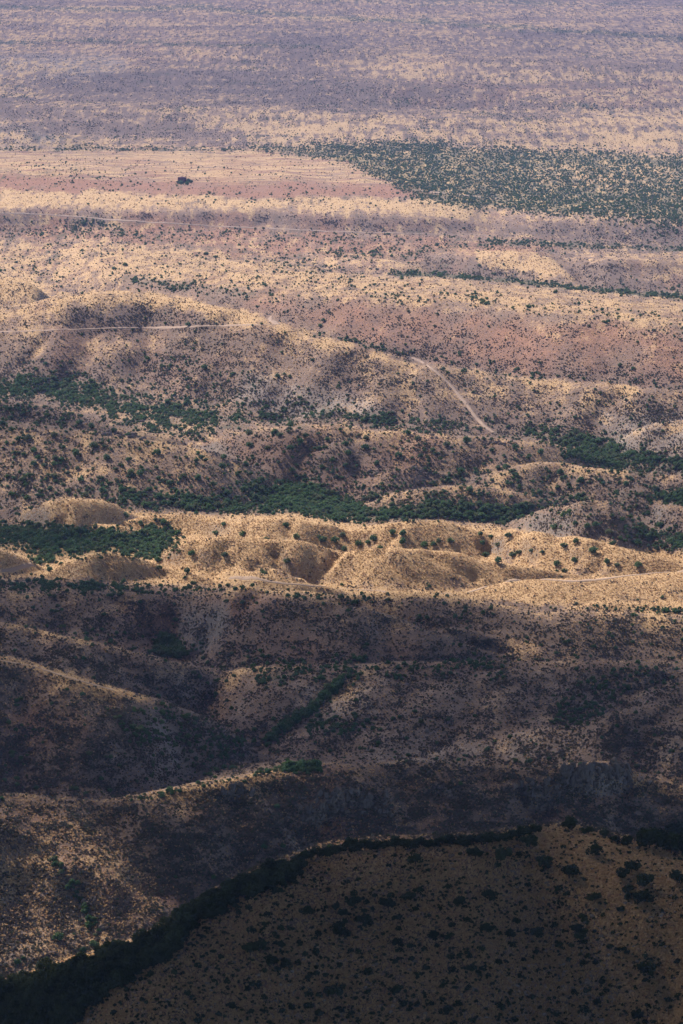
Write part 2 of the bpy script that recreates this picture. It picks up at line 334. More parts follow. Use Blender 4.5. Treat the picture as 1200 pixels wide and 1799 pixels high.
# second plateau
p = [(-20,385),(400,400),(900,425),(1000,440),(700,455),(500,470),(300,490),(-20,480)]
D = paint(D, p, .85); G = paint(G, p, .42); V = paint(V, p, .26); S = paint(S, p, .3)
V = paint(V, [(120,384),(240,390),(230,412),(130,404)], .7); V = line(V, [(860,425),(1000,432),(1230,440)], 5, .6)
V = line(V, [(540,448),(700,448),(820,432)], 8, .5)
p = [(-20,415),(300,430),(560,455),(780,500),(1230,560),(1230,600),(900,545),(700,540),(400,510),(200,490),(-20,500)]
G = paint(G, p, .60); V = paint(V, p, .28); D = paint(D, p, .45)
V = line(V, [(690,480),(800,486),(900,494),(1000,506),(1100,515),(1230,526)], 4, .95, .2)
p = [(720,452),(800,452),(880,470),(1000,498),(820,484),(760,476)]
G = paint(G, p, .15); S = paint(S, p, .95)
p = [(830,446),(900,446),(960,458),(1012,498),(930,496),(840,470)]
G = paint(G, p, .85, 1.5, .4); S = paint(S, p, .15)
p = [(975,462),(1080,455),(1120,500),(1030,500)]
G = paint(G, p, .12, 2); S = paint(S, p, .95)
V = line(V, [(200,490),(300,500),(400,515),(480,530),(560,560),(620,590)], 11, .55)
G = line(G, [(230,498),(400,520),(560,565)], 12, .2)
p = [(420,525),(700,540),(950,560),(1230,600),(1230,680),(900,660),(740,630),(600,595)]
G = paint(G, p, .27); D = paint(D, p, .72); S = paint(S, p, .45); V = paint(V, p, .12)
G = paint(G, [(900,560),(1230,600),(1230,660),(1000,640)], .45)
V = line(V, [(780,650),(840,657),(900,664),(960,668)], 4, .8); V = line(V, [(560,585),(640,605),(720,628)], 5, .6)
V = line(V, [(830,522),(860,535)], 4, .8)
# big hill
p = [(-20,500),(150,520),(330,530),(500,575),(740,640),(860,740),(860,770),(400,720),(-20,640)]
G = paint(G, p, .62); D = paint(D, p, .4); S = paint(S, p, .38); W = paint(W, p, .25); V = paint(V, p, .13)
G = paint(G, [(-20,480),(70,500),(60,540),(-20,540)], .85)
G = paint(G, [(80,525),(250,515),(350,530),(480,565),(440,568),(250,545),(120,550)], .92, 1.5)
p = [(120,545),(300,545),(430,570),(300,575),(130,570)]
G = paint(G, p, .15); S = paint(S, p, .9)
G = paint(G, [(500,575),(600,610),(500,650),(380,600)], .65)
W = paint(W, [(430,650),(620,690),(700,730),(500,740),(400,700)], .75); W = paint(W, [(1000,690),(1230,710),(1230,800),(1080,780)], .65)
S = paint(S, [(300,590),(420,600),(400,660),(300,650)], .85); S = paint(S, [(560,640),(700,640),(760,700),(600,690)], .85)
G = paint(G, [(650,690),(720,680),(740,705),(660,712)], .95, 1.2)
G = paint(G, [(130,640),(260,650),(300,690),(150,670)], .7)
V = paint(V, [(-20,650),(120,660),(250,690),(420,705),(620,720),(860,745),(860,775),(600,755),(430,760),(330,770),(180,745),(-20,700)], .32)
V = paint(V, [(-20,660),(100,668),(220,700),(360,720),(400,756),(300,770),(200,745),(90,712),(-20,702)], .55)
V = paint(V, [(600,735),(740,740),(700,752),(600,748)], .6)
p = [(740,640),(1230,690),(1230,830),(1100,820),(960,780),(860,755)]
G = paint(G, p, .58); S = paint(S, p, .5); V = paint(V, p, .18); W = paint(W, p, .3)
W = paint(W, [(1020,720),(1230,730),(1230,800),(1080,790)], .75)
V = paint(V, [(850,768),(960,745),(1080,775),(1230,815),(1230,835),(1100,825),(1000,790)], .6)
# left slope
p = [(-20,700),(100,715),(330,780),(480,850),(520,880),(300,880),(-20,890)]
G = paint(G, p, .66); S = paint(S, p, .35); V = paint(V, p, .2); W = paint(W, p, .25)
p = [(-20,700),(100,712),(270,762),(170,762),(60,755),(-20,760)]
G = paint(G, p, .25); S = paint(S, p, .8); V = paint(V, p, .4)
V = paint(V, [(380,830),(470,835),(510,880),(440,880)], .5)
G = paint(G, [(-20,790),(200,830),(350,850),(150,860),(-20,850)], .85)
# centre hill
p = [(335,778),(480,758),(640,752),(860,768),(1060,800),(1060,830),(700,835),(590,862),(480,850)]
G = paint(G, p, .5); D = paint(D, p, .5); S = paint(S, p, .5); V = paint(V, p, .2)
p = [(340,778),(470,765),(620,800),(680,830),(600,862),(480,850),(400,800)]
G = paint(G, p, .13); D = paint(D, p, .6); S = paint(S, p, .5)
p = [(600,855),(720,825),(860,825),(960,808),(1230,838),(1230,880),(1000,885),(700,885)]
G = paint(G, p, .68); V = paint(V, p, .22); S = paint(S, p, .35)
S = paint(S, [(700,825),(790,835),(740,850),(640,855)], .8); G = paint(G, [(700,825),(790,835),(740,850),(640,855)], .3)
V = paint(V, [(1000,790),(1060,800),(1110,830),(1080,832),(1010,810)], .8, 1.5)
V = paint(V, [(850,835),(1010,845),(1000,862),(850,850)], .5); V = paint(V, [(640,875),(720,872),(860,870),(860,885),(680,890)], .5)
S = paint(S, [(1100,835),(1230,842),(1230,872),(1060,868)], .7); G = paint(G, [(1100,835),(1230,842),(1230,872),(1060,868)], .4)
# green valley floor
V = paint(V, [(1230,868),(1100,872),(1020,870),(960,885),(880,895),(800,890),(700,895),(640,892),(600,870),(540,850),(500,850),(480,872),(440,890),(560,915),(660,920),(740,914),(830,920),(900,912),(990,884),(1070,882),(1230,884)], .80, 2, 1.1)
V = paint(V, [(100,880),(250,875),(400,885),(500,888),(480,908),(330,900),(210,895)], .6)
p = [(905,912),(1000,884),(1080,888),(1230,960),(1230,985),(1000,935)]
G = paint(G, p, .45); S = paint(S, p, .65); V = paint(V, p, .2)
G = paint(G, [(1060,895),(1230,940),(1230,985),(1080,950)], .2); S = paint(S, [(1060,895),(1230,940),(1230,985),(1080,950)], .8); V = paint(V, [(1090,905),(1230,955),(1230,985),(1120,950)], .55)
# sunlit hills: almost only grass
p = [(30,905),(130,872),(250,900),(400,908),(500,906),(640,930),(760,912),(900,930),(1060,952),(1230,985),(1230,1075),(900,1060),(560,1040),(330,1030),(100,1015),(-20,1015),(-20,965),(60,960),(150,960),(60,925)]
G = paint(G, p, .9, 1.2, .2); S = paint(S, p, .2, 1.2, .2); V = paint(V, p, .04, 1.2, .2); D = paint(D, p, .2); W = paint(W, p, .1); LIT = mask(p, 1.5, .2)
V = paint(V, [(-20,915),(90,925),(180,935),(260,925),(320,925),(320,965),(250,980),(120,975),(70,1000),(30,965),(-20,960)], .72, 2, 1.1)
V = paint(V, [(200,905),(290,910),(300,925),(230,925)], .4)
G = paint(G, [(60,890),(140,905),(230,935),(150,930),(50,915)], .6)
S = paint(S, [(820,1030),(1230,1020),(1230,1075),(900,1060)], .5); G = paint(G, [(820,1035),(1230,1025),(1230,1075),(900,1060)], .75)
V = line(V, [(1010,1066),(1100,1072),(1230,1076)], 5, .6); S = line(S, [(1060,1064),(1230,1070)], 5, .9)
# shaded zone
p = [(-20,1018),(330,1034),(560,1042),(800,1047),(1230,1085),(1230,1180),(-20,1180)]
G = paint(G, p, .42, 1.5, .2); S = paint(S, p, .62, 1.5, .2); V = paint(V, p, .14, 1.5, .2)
V = paint(V, [(-20,1020),(330,1032),(560,1044),(700,1052),(650,1062),(540,1055),(480,1040),(330,1046),(-20,1040)], .5, 1.5, .5)
D = paint(D, [(180,1060),(500,1050),(520,1080),(330,1140),(250,1110)], .75); G = paint(G, [(280,1065),(500,1055),(470,1100),(330,1110)], .2)
p = [(330,1130),(460,1100),(800,1130),(880,1160),(480,1172),(330,1165)]
G = paint(G, p, .3); D = paint(D, p, .5); S = paint(S, p, .4); V = paint(V, p, .1)
V = paint(V, [(275,1110),(320,1125),(320,1155),(270,1150)], .95, 1.5); S = line(S, [(620,1075),(780,1110),(960,1160)], 9, .95)
G = paint(G, [(870,1118),(930,1128),(990,1165),(900,1150)], .9); S = paint(S, [(870,1118),(930,1128),(990,1165),(900,1150)], .2)
G = paint(G, [(980,1090),(1230,1090),(1230,1150),(1000,1130)], .65)
G = line(G, [(20,1100),(80,1112),(160,1132)], 4, .95, .2)
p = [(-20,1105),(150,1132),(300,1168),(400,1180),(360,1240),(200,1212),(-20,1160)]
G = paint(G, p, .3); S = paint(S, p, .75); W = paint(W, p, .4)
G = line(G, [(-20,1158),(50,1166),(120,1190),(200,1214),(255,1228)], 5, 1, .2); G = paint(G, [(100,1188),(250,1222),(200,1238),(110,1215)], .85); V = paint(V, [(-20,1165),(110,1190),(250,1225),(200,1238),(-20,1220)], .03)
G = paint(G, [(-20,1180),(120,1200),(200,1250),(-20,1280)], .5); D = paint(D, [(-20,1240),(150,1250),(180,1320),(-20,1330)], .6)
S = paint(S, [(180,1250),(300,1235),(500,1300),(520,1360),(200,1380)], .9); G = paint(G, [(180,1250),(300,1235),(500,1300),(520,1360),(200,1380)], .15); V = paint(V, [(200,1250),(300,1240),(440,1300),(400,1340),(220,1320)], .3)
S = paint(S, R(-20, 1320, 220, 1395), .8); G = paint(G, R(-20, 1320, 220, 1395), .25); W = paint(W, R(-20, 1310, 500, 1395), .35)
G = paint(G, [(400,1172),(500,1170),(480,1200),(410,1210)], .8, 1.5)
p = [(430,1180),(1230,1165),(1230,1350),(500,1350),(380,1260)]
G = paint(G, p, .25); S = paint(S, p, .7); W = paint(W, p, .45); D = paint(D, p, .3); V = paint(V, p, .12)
V = paint(V, [(470,1172),(760,1170),(900,1165),(880,1185),(700,1182),(500,1195),(430,1215)], .55); V = line(V, [(600,1200),(540,1250),(470,1300)], 8, .75); V = paint(V, [(540,1265),(680,1265),(660,1290),(540,1290)], .45)
W = paint(W, [(520,1210),(640,1205),(660,1240),(560,1250)], .85); G = paint(G, [(560,1205),(640,1200),(620,1240),(550,1245)], .5)
V = paint(V, [(1030,1180),(1230,1170),(1230,1200),(1100,1220),(1020,1290),(960,1270)], .35); S = paint(S, [(1030,1180),(1100,1220),(1020,1320),(960,1290)], 1)
W = paint(W, R(620, 1300, 1020, 1350), .6); G = paint(G, R(850, 1300, 1020, 1345), .5)
# cliffed ridge
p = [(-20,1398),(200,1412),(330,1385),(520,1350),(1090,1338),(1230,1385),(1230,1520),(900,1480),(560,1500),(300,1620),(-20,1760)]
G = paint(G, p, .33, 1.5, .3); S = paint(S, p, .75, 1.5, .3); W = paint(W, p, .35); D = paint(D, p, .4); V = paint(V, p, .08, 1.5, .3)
G = paint(G, [(200,1412),(330,1386),(510,1352),(505,1375),(430,1385),(330,1400)], .95, 1, .2); V = line(V, [(230,1408),(330,1388),(500,1352)], 4, .5, .2); V = line(V, [(500,1352),(560,1352)], 7, .8)
G = paint(G, [(330,1400),(520,1370),(540,1385),(500,1400)], .7); D = paint(D, [(470,1360),(600,1350),(620,1400),(500,1400)], .85)
D = paint(D, [(520,1440),(700,1440),(720,1470),(560,1500)], 1); G = paint(G, [(520,1440),(700,1445),(560,1490)], .55); S = paint(S, [(520,1440),(700,1440),(560,1490)], .35)
D = paint(D, R(720, 1440, 780, 1460), .95); D = paint(D, R(960, 1395, 1100, 1440), .7)
G = paint(G, [(1100,1365),(1230,1385),(1230,1410),(1120,1395)], .75); 
G = paint(G, [(-20,1440),(150,1450),(280,1540),(290,1600),(150,1700),(-20,1720)], .82, 2, .5); W = paint(W, [(-20,1480),(200,1500),(250,1640),(-20,1720)], .5); S = paint(S, [(-20,1460),(200,1480),(290,1600),(250,1660),(-20,1740)], .3)
D = paint(D, [(100,1500),(220,1520),(250,1590),(170,1600)], .8); D = paint(D, [(-20,1420),(100,1430),(100,1470),(-20,1460)], .7); D = line(D, [(190,1575),(260,1560),(330,1600)], 10, 1)
V = line(V, [(100,1520),(125,1560),(150,1600),(165,1640)], 8, .45)
# foreground shoulder
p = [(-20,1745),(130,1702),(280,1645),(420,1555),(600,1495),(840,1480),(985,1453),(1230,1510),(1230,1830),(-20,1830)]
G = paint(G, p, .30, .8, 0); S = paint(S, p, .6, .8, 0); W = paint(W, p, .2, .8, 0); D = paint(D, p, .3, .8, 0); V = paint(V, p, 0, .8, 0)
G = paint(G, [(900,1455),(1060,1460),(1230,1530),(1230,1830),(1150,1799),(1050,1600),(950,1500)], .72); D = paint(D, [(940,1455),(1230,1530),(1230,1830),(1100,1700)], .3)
# slopes that face away from the sun keep their brush, the sunny sides and crests are grass
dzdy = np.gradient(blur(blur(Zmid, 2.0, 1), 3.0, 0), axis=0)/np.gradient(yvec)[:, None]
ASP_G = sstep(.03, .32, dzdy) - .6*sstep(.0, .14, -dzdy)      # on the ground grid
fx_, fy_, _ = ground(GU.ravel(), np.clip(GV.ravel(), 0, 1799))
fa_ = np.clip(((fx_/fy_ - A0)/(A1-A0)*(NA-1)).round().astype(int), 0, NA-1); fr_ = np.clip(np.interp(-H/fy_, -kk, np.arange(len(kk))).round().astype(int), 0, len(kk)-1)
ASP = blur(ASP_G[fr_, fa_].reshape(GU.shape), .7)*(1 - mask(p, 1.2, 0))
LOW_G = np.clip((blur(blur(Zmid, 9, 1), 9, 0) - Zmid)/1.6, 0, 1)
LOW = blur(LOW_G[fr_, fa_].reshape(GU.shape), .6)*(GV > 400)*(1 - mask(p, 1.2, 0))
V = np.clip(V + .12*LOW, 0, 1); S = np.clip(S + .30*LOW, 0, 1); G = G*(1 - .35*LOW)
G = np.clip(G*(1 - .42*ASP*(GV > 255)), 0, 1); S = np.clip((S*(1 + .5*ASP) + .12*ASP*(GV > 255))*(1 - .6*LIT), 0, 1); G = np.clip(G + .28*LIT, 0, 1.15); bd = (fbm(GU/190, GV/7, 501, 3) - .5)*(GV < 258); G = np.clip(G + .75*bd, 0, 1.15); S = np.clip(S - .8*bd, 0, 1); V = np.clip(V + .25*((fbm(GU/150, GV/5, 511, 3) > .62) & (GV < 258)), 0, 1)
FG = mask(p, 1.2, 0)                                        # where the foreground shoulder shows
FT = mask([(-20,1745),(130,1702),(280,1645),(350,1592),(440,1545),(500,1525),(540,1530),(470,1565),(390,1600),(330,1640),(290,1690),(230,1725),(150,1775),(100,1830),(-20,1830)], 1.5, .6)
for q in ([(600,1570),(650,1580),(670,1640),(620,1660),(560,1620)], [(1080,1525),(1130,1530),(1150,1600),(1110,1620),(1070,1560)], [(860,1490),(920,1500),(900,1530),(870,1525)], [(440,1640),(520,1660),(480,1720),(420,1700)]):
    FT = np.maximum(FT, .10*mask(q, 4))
# clouds (share of the sunlight they keep off)
K = paint(K, R(-40, -40, 1240, 262), .36, 4)
K = paint(K, [(-20,150),(300,185),(620,200),(900,205),(850,170),(500,130),(200,120)], .46, 3, 1); K = paint(K, R(350, 55, 1240, 82), .5, 2)
K = paint(K, R(-20,195,1240,255), .2, 3)
K = paint(K, [(300,378),(1240,400),(1240,440),(860,415),(500,398)], .28, 3)
K = paint(K, [(-20,560),(500,580),(900,600),(1240,610),(1240,770),(850,740),(-20,690)], .07, 6)
K = paint(K, [(-20,690),(200,740),(360,790),(300,800),(100,780),(-20,800)], .5, 3); K = paint(K, [(-20,800),(400,820),(560,860),(400,890),(-20,880)], .06, 4)
K = paint(K, [(340,778),(480,765),(660,800),(640,850),(500,850)], .42, 3); K = paint(K, [(-20,895),(60,890),(150,925),(220,960),(60,985),(-20,962)], .68, 1.8)
K = paint(K, [(660,780),(1240,790),(1240,905),(1100,905),(1000,870),(700,880)], .2, 3); K = paint(K, [(1080,890),(1240,900),(1240,985)], .45, 3)
sh = [(-60,1016),(90,1012),(180,1022),(330,1037),(480,1050),(640,1046),(800,1048),(900,1072),(1000,1110),(1120,1150),(1260,1190),(1260,1900),(-60,1900)]
K = paint(K, sh, .89, 1.6, .15)
K = paint(K, [(820,1105),(960,1090),(1240,1120),(1240,1180),(1050,1165),(860,1140)], .6, 4)
K = paint(K, [(-40,1150),(60,1160),(250,1222),(220,1240),(100,1225),(-40,1215)], .58, 2); K = line(K, [(20,1098),(90,1112),(180,1135)], 9, .55)
K = paint(K, [(870,1115),(960,1130),(1000,1165),(900,1150)], .45, 2); K = paint(K, [(320,1030),(450,1030),(520,1050),(420,1050)], .68, 2)
K = paint(K, [(520,1190),(680,1190),(700,1240),(560,1250)], .68, 3); K = paint(K, [(400,1165),(500,1165),(480,1195),(400,1200)], .62, 2)
K = paint(K, [(840,1285),(1060,1290),(1040,1345),(840,1340)], .62, 3); K = paint(K, [(180,1250),(520,1290),(520,1350),(200,1385)], .92, 3)
K = paint(K, R(-40, 1180, 1260, 1181), .84)
K = line(K, [(250,1404),(340,1385),(440,1370),(520,1352)], 12, .0, .1); K = paint(K, [(215,1414),(330,1381),(520,1346),(550,1362),(505,1388),(420,1398),(330,1412)], .05, 1.2, 0); K = line(K, [(400,1385),(520,1372)], 9, .5, .1)
K = paint(K, [(-40,1410),(150,1425),(230,1500),(290,1560),(330,1600),(250,1680),(-40,1760)], .25, 4, .6)
K = paint(K, [(-40,1540),(240,1560),(300,1610),(200,1700),(-40,1760)], .02, 3, .5)
K = paint(K, [(520,1440),(690,1445),(660,1480),(560,1500)], .55, 2.5); K = paint(K, [(1100,1368),(1240,1385),(1240,1404),(1110,1390)], .2, 1.5, .2)
K = paint(K, [(880,1345),(1000,1352),(1085,1346),(1104,1354),(1125,1385),(1000,1405),(880,1395)], .93, 1.2, 0); K = paint(K, [(520,1392),(690,1386),(700,1430),(600,1440),(520,1430)], .95, 1.5, 0)
K = line(K, [(1010,1343),(1060,1338),(1104,1342)], 5, .15, 0); K = line(K, [(540,1386),(680,1380)], 4, .7, 0)
K = paint(K, [(880,1400),(1240,1420),(1240,1500),(900,1470)], .93, 3)
fgk = [(-60,1760),(130,1710),(280,1652),(420,1562),(600,1502),(840,1488),(985,1461),(1260,1524),(1260,1900),(-60,1900)]
K = paint(K, fgk, .997, 1.5, 0); K = paint(K, [(940,1470),(1080,1475),(1260,1550),(1260,1780),(1000,1560)], .985, 4, 0)
K = np.clip(K + (fbm(GU/30, GV/9, 300, 4) - .5)*.22*(K > .03)*(K < .93), 0, .997)

# ------------------------------------------------------------------ helpers for objects
def tag(o, label=None, cat=None, group=None, kind=None):
    if label: o['label'] = label
    if cat: o['category'] = cat
    if group: o['group'] = group
    if kind: o['kind'] = kind
    return o
def mesh_np(name, verts, faces, mats=(), smooth=False):
    """faces: (n,3) or (n,4) index array"""
    me = bpy.data.meshes.new(name)
    verts = np.asarray(verts, np.float32); faces = np.asarray(faces, np.int32)
    k = faces.shape[1]
    me.vertices.add(len(verts)); me.vertices.foreach_set('co', verts.ravel())
    me.loops.add(faces.size); me.loops.foreach_set('vertex_index', faces.ravel())
    me.polygons.add(len(faces)); me.polygons.foreach_set('loop_start', np.arange(0, faces.size, k, dtype=np.int32))
    me.polygons.foreach_set('loop_total', np.full(len(faces), k, np.int32))
    me.polygons.foreach_set('use_smooth', np.full(len(faces), smooth))
    me.update(calc_edges=True)
    for m in mats: me.materials.append(m)
    return me
def add(name, me, parent=None):
    o = bpy.data.objects.new(name, me); C.objects.link(o)
    if parent: o.parent = parent
    return o
def attr(me, name, kind, data):
    a = me.attributes.new(name, kind, 'POINT')
    a.data.foreach_set('color' if 'COLOR' in kind else ('vector' if 'VECTOR' in kind else 'value'), np.asarray(data, np.float32).ravel())
def gridfaces(nr, nc):
    i = np.arange(nr*nc).reshape(nr, nc)
    return np.stack([i[:-1, :-1], i[:-1, 1:], i[1:, 1:], i[1:, :-1]], -1).reshape(-1, 4)

class NG:
    """terse node builder"""
    def __init__(s, name):
        s.m = bpy.data.materials.new(name); s.m.use_nodes = True; s.t = s.m.node_tree
        s.t.nodes.clear(); s.out = s.n('ShaderNodeOutputMaterial')
    def n(s, ty, **kw):
        n = s.t.nodes.new(ty)
        for k, v in kw.items(): setattr(n, k, v)
        return n
    def l(s, a, b): s.t.links.new(a, b)
    def val(s, inp, v):
        if hasattr(v, 'is_linked'): s.l(v, inp)
        else: inp.default_value = v
    def math(s, op, a, b=0.0, c=None):
        n = s.n('ShaderNodeMath', operation=op); s.val(n.inputs[0], a); s.val(n.inputs[1], b)
        if c is not None: s.val(n.inputs[2], c)
        return n.outputs[0]
    def noise(s, vec, scale, detail=3, rough=.55):
        n = s.n('ShaderNodeTexNoise'); s.l(vec, n.inputs['Vector']); n.inputs['Scale'].default_value = scale
        n.inputs['Detail'].default_value = detail; n.inputs['Roughness'].default_value = rough
        return n.outputs['Fac']
    def mix(s, f, a, b):
        n = s.n('ShaderNodeMix', data_type='RGBA'); s.val(n.inputs[0], f); s.val(n.inputs[6], a); s.val(n.inputs[7], b)
        return n.outputs[2]
    def thr(s, x, w_, gain):
        """soft threshold: clamp((x - .5 + (w - .5)) * gain + .5)"""
        a = s.math('ADD', x, w_); a = s.math('MULTIPLY_ADD', a, gain, .5 - gain)
        n = s.n('ShaderNodeClamp'); s.l(a, n.inputs[0]); return n.outputs[0]
    def scaled(s, vec, sc3):
        n = s.n('ShaderNodeMapping'); n.inputs['Scale'].default_value = sc3; s.l(vec, n.inputs['Vector']); return n.outputs[0]
    def diffuse(s, col, rough=0.0, normal=None, trans=0):
        b = s.n('ShaderNodeBsdfDiffuse'); s.val(b.inputs[0], col); b.inputs[1].default_value = rough
        if normal is not None: s.l(normal, b.inputs['Normal'])
        if trans:                                   # thin leaves let light through
            t = s.n('ShaderNodeBsdfTranslucent'); s.val(t.inputs[0], col); m = s.n('ShaderNodeMixShader'); m.inputs[0].default_value = trans
            s.l(b.outputs[0], m.inputs[1]); s.l(t.outputs[0], m.inputs[2]); s.l(m.outputs[0], s.out.inputs[0])
        else: s.l(b.outputs[0], s.out.inputs[0])
        return b

# ------------------------------------------------------------------ ground
GRASS = (.52, .345, .195, 1); RED = (.31, .175, .125, 1); SOIL = (.27, .187, .145, 1); PALE = (.37, .31, .275, 1); BRUSH = (.115, .095, .088, 1); GREEN = (.062, .095, .052, 1)
g = NG('dry_ground')
geo = g.n('ShaderNodeNewGeometry'); pos = geo.outputs['Position']
at = g.n('ShaderNodeAttribute', attribute_name='cover'); sep = g.n('ShaderNodeSeparateColor'); g.l(at.outputs['Color'], sep.inputs[0])
at2 = g.n('ShaderNodeAttribute', attribute_name='cover2'); sep2 = g.n('ShaderNodeSeparateColor'); g.l(at2.outputs['Color'], sep2.inputs[0])
p1 = g.scaled(pos, (1, .35, 1)); p2 = g.scaled(pos, (1, .55, 1)); p3 = g.scaled(pos, (.25, .8, 1))
nA = g.noise(p1, .11, 5, .62); nB = g.noise(p2, .9, 4, .65); nC = g.noise(p1, .035, 4, .6); nD = g.noise(p3, .10, 4, .6)
nE = g.noise(g.scaled(pos, (1, .11, 1)), .12, 3, .6)
fw = g.n('ShaderNodeAttribute', attribute_name='plain').outputs['Fac']
nF = g.noise(g.scaled(pos, (1, .055, 1)), .22, 4, .68)
def cen(x, k): return g.math('MULTIPLY', g.math('SUBTRACT', x, .5), k)
mixn = g.math('ADD', g.math('ADD', g.math('ADD', cen(nA, .75), cen(nB, .75)), cen(nE, .55)), g.math('MULTIPLY_ADD', cen(nF, 1.25), fw, .5))
red = g.thr(nC, sep.outputs[1], 3.5)
base = g.mix(red, SOIL, RED)
pale = g.thr(g.math('ADD', g.math('MULTIPLY', nA, .5), g.math('MULTIPLY', nC, .5)), sep.outputs[2], 4)
base = g.mix(g.math('MULTIPLY', pale, .75), base, PALE)
stripe = g.mix(sep2.outputs[0], mixn, nD)                    # the old field is striped
fg_ = g.thr(stripe, sep.outputs[0], 5.5)
base = g.mix(fg_, base, GRASS)
vv = g.noise(p2, 2.4, 3, .7)
spk = g.thr(vv, .0, 1.0)
hs = g.n('ShaderNodeHueSaturation'); g.l(base, hs.inputs['Color'])
g.l(g.math('MULTIPLY_ADD', g.thr(vv, .5, 2.6), .85, .50), hs.inputs['Value'])
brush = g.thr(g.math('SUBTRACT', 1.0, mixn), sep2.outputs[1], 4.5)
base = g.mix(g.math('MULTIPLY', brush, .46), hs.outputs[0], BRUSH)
nz = g.n('ShaderNodeSeparateXYZ'); g.l(geo.outputs['True Normal'], nz.inputs[0])
steep = g.n('ShaderNodeMapRange'); g.l(nz.outputs[2], steep.inputs[0]); steep.inputs[1].default_value = .70; steep.inputs[2].default_value = .48
crk = g.noise(g.scaled(pos, (1, .6, .18)), 1.1, 5, .7)
base = g.mix(g.math('MULTIPLY', steep.outputs[0], .9), base, g.mix(crk, (.07, .06, .058, 1), (.36, .30, .265, 1)))
grn = g.thr(g.math('SUBTRACT', 1.0, mixn), sep2.outputs[2], 4)
base = g.mix(g.math('MULTIPLY', grn, .5), base, GREEN)
bmp = g.n('ShaderNodeBump'); bmp.inputs['Strength'].default_value = .8; bmp.inputs['Distance'].default_value = .8
g.l(g.noise(pos, .45, 6, .7), bmp.inputs['Height'])
g.diffuse(base, 0, bmp.outputs[0])

co = np.stack([XX, YY, Z], -1).reshape(-1, 3)
me = mesh_np('ground', co, gridfaces(len(kk), NA)[:, ::1], [g.m], True)
UG, VG = project(XX, YY, Z)
def cov(M): return sample(M, UG, VG)
beyond = sstep(-60, 0, VG)
out4 = np.ones((XX.size, 4), np.float32)
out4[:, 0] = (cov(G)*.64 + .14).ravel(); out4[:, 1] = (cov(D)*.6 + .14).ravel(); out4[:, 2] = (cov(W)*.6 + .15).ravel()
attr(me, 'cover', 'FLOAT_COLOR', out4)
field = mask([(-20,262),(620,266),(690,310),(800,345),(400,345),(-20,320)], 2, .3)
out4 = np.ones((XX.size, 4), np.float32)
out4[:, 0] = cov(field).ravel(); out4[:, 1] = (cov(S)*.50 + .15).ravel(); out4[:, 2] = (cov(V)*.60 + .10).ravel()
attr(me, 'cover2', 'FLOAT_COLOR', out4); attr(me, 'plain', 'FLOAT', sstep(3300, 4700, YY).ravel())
gr = tag(add('ground', me), kind='structure')

# ------------------------------------------------------------------ tracks: thin raised sheets over the ground
g = NG('track_dust'); geo = g.n('ShaderNodeNewGeometry')
n1 = g.noise(g.scaled(geo.outputs['Position'], (1, .3, 1)), .5, 4, .6)
TR = g
g.diffuse(g.mix(n1, (.30, .215, .175, 1), (.45, .33, .25, 1)))
TRACKS = []
def track(pts, width, n=260):
    x, y, z = gpoly(pts, n)
    y = blur(y, 2.5); x = blur(x, 1.0)
    tx = np.gradient(x); ty = np.gradient(y); L = np.hypot(tx, ty)+1e-6
    nx, ny = -ty/L, tx/L
    wd = width*(1 + .8*(fbm(np.arange(n)/9., np.zeros(n), 5, 3) - .5))
    rows = []
    for s, lift in ((-.5, -.5), (-.46, .05), (-.2, .09), (.2, .09), (.46, .05), (.5, -.5)):
        px = x + nx*wd*s; py = y + ny*wd*s
        rows.append(np.stack([px, py, zat(px, py) + lift], -1))
    vs = np.stack(rows, 1).reshape(-1, 3)
    me = mesh_np('dirt_track', vs, gridfaces(n, 6), [TR.m], True)
    tag(add('dirt_track', me), kind='structure'); TRACKS.append((x, y, width))
track([(-30,584),(60,582),(100,580),(200,577),(300,576),(380,573),(440,571),(488,571)], 1.1)
track([(488,571),(482,566),(470,559)], 4, 40)
track([(722,628),(745,638),(768,655),(790,675),(808,697),(822,714),(836,734),(852,750),(868,761)], 1.8)
track([(822,1042),(845,1034),(870,1026),(905,1020),(950,1018),(1010,1022),(1060,1018),(1100,1012),(1150,1007),(1215,1003)], 2.8)
track([(-20,374),(100,378),(200,387),(300,393),(400,399),(500,403),(600,408),(700,410),(850,413),(905,418)], 1.8)
track([(720,333),(760,338),(820,344),(880,350)], 5.0, 60)
track([(-20,1158),(60,1171),(110,1188),(160,1202),(200,1213)], 1.4, 80)
track([(60,1020),(30,1025),(-20,1010),(20,1002),(60,990)], 1.6, 60)
track([(400,1012),(440,1018),(520,1028),(640,1037),(740,1042),(820,1041)], 1.3, 90)

# ------------------------------------------------------------------ plants
def leafmat(name, c1, c2, c3=None, trans=.3):
    g = NG(name); oi = g.n('ShaderNodeObjectInfo'); geo = g.n('ShaderNodeNewGeometry')
    f = g.math('ADD', g.math('MULTIPLY', oi.outputs['Random'], .65), g.math('MULTIPLY', g.noise(geo.outputs['Position'], 1.3, 2), .5))
    col = g.mix(f, c1, c2)
    if c3:
        r2 = g.math('FRACT', g.math('MULTIPLY', oi.outputs['Random'], 13.7)); col = g.mix(g.math('POWER', r2, 3.0), col, c3)
    g.diffuse(col, trans=trans); return g.m
M_mesq = leafmat('mesquite_leaf', (.058, .122, .066, 1), (.115, .190, .088, 1), (.15, .17, .10, 1), .4)
M_oak = leafmat('oak_leaf', (.020, .032, .018, 1), (.070, .088, .050, 1))
M_scrub = leafmat('scrub_twig', (.095, .085, .080, 1), (.175, .140, .125, 1), (.09, .115, .075, 1))
M_grass = leafmat('dry_grass', (.42, .285, .165, 1), (.60, .42, .245, 1), (.36, .21, .14, 1), trans=.5)
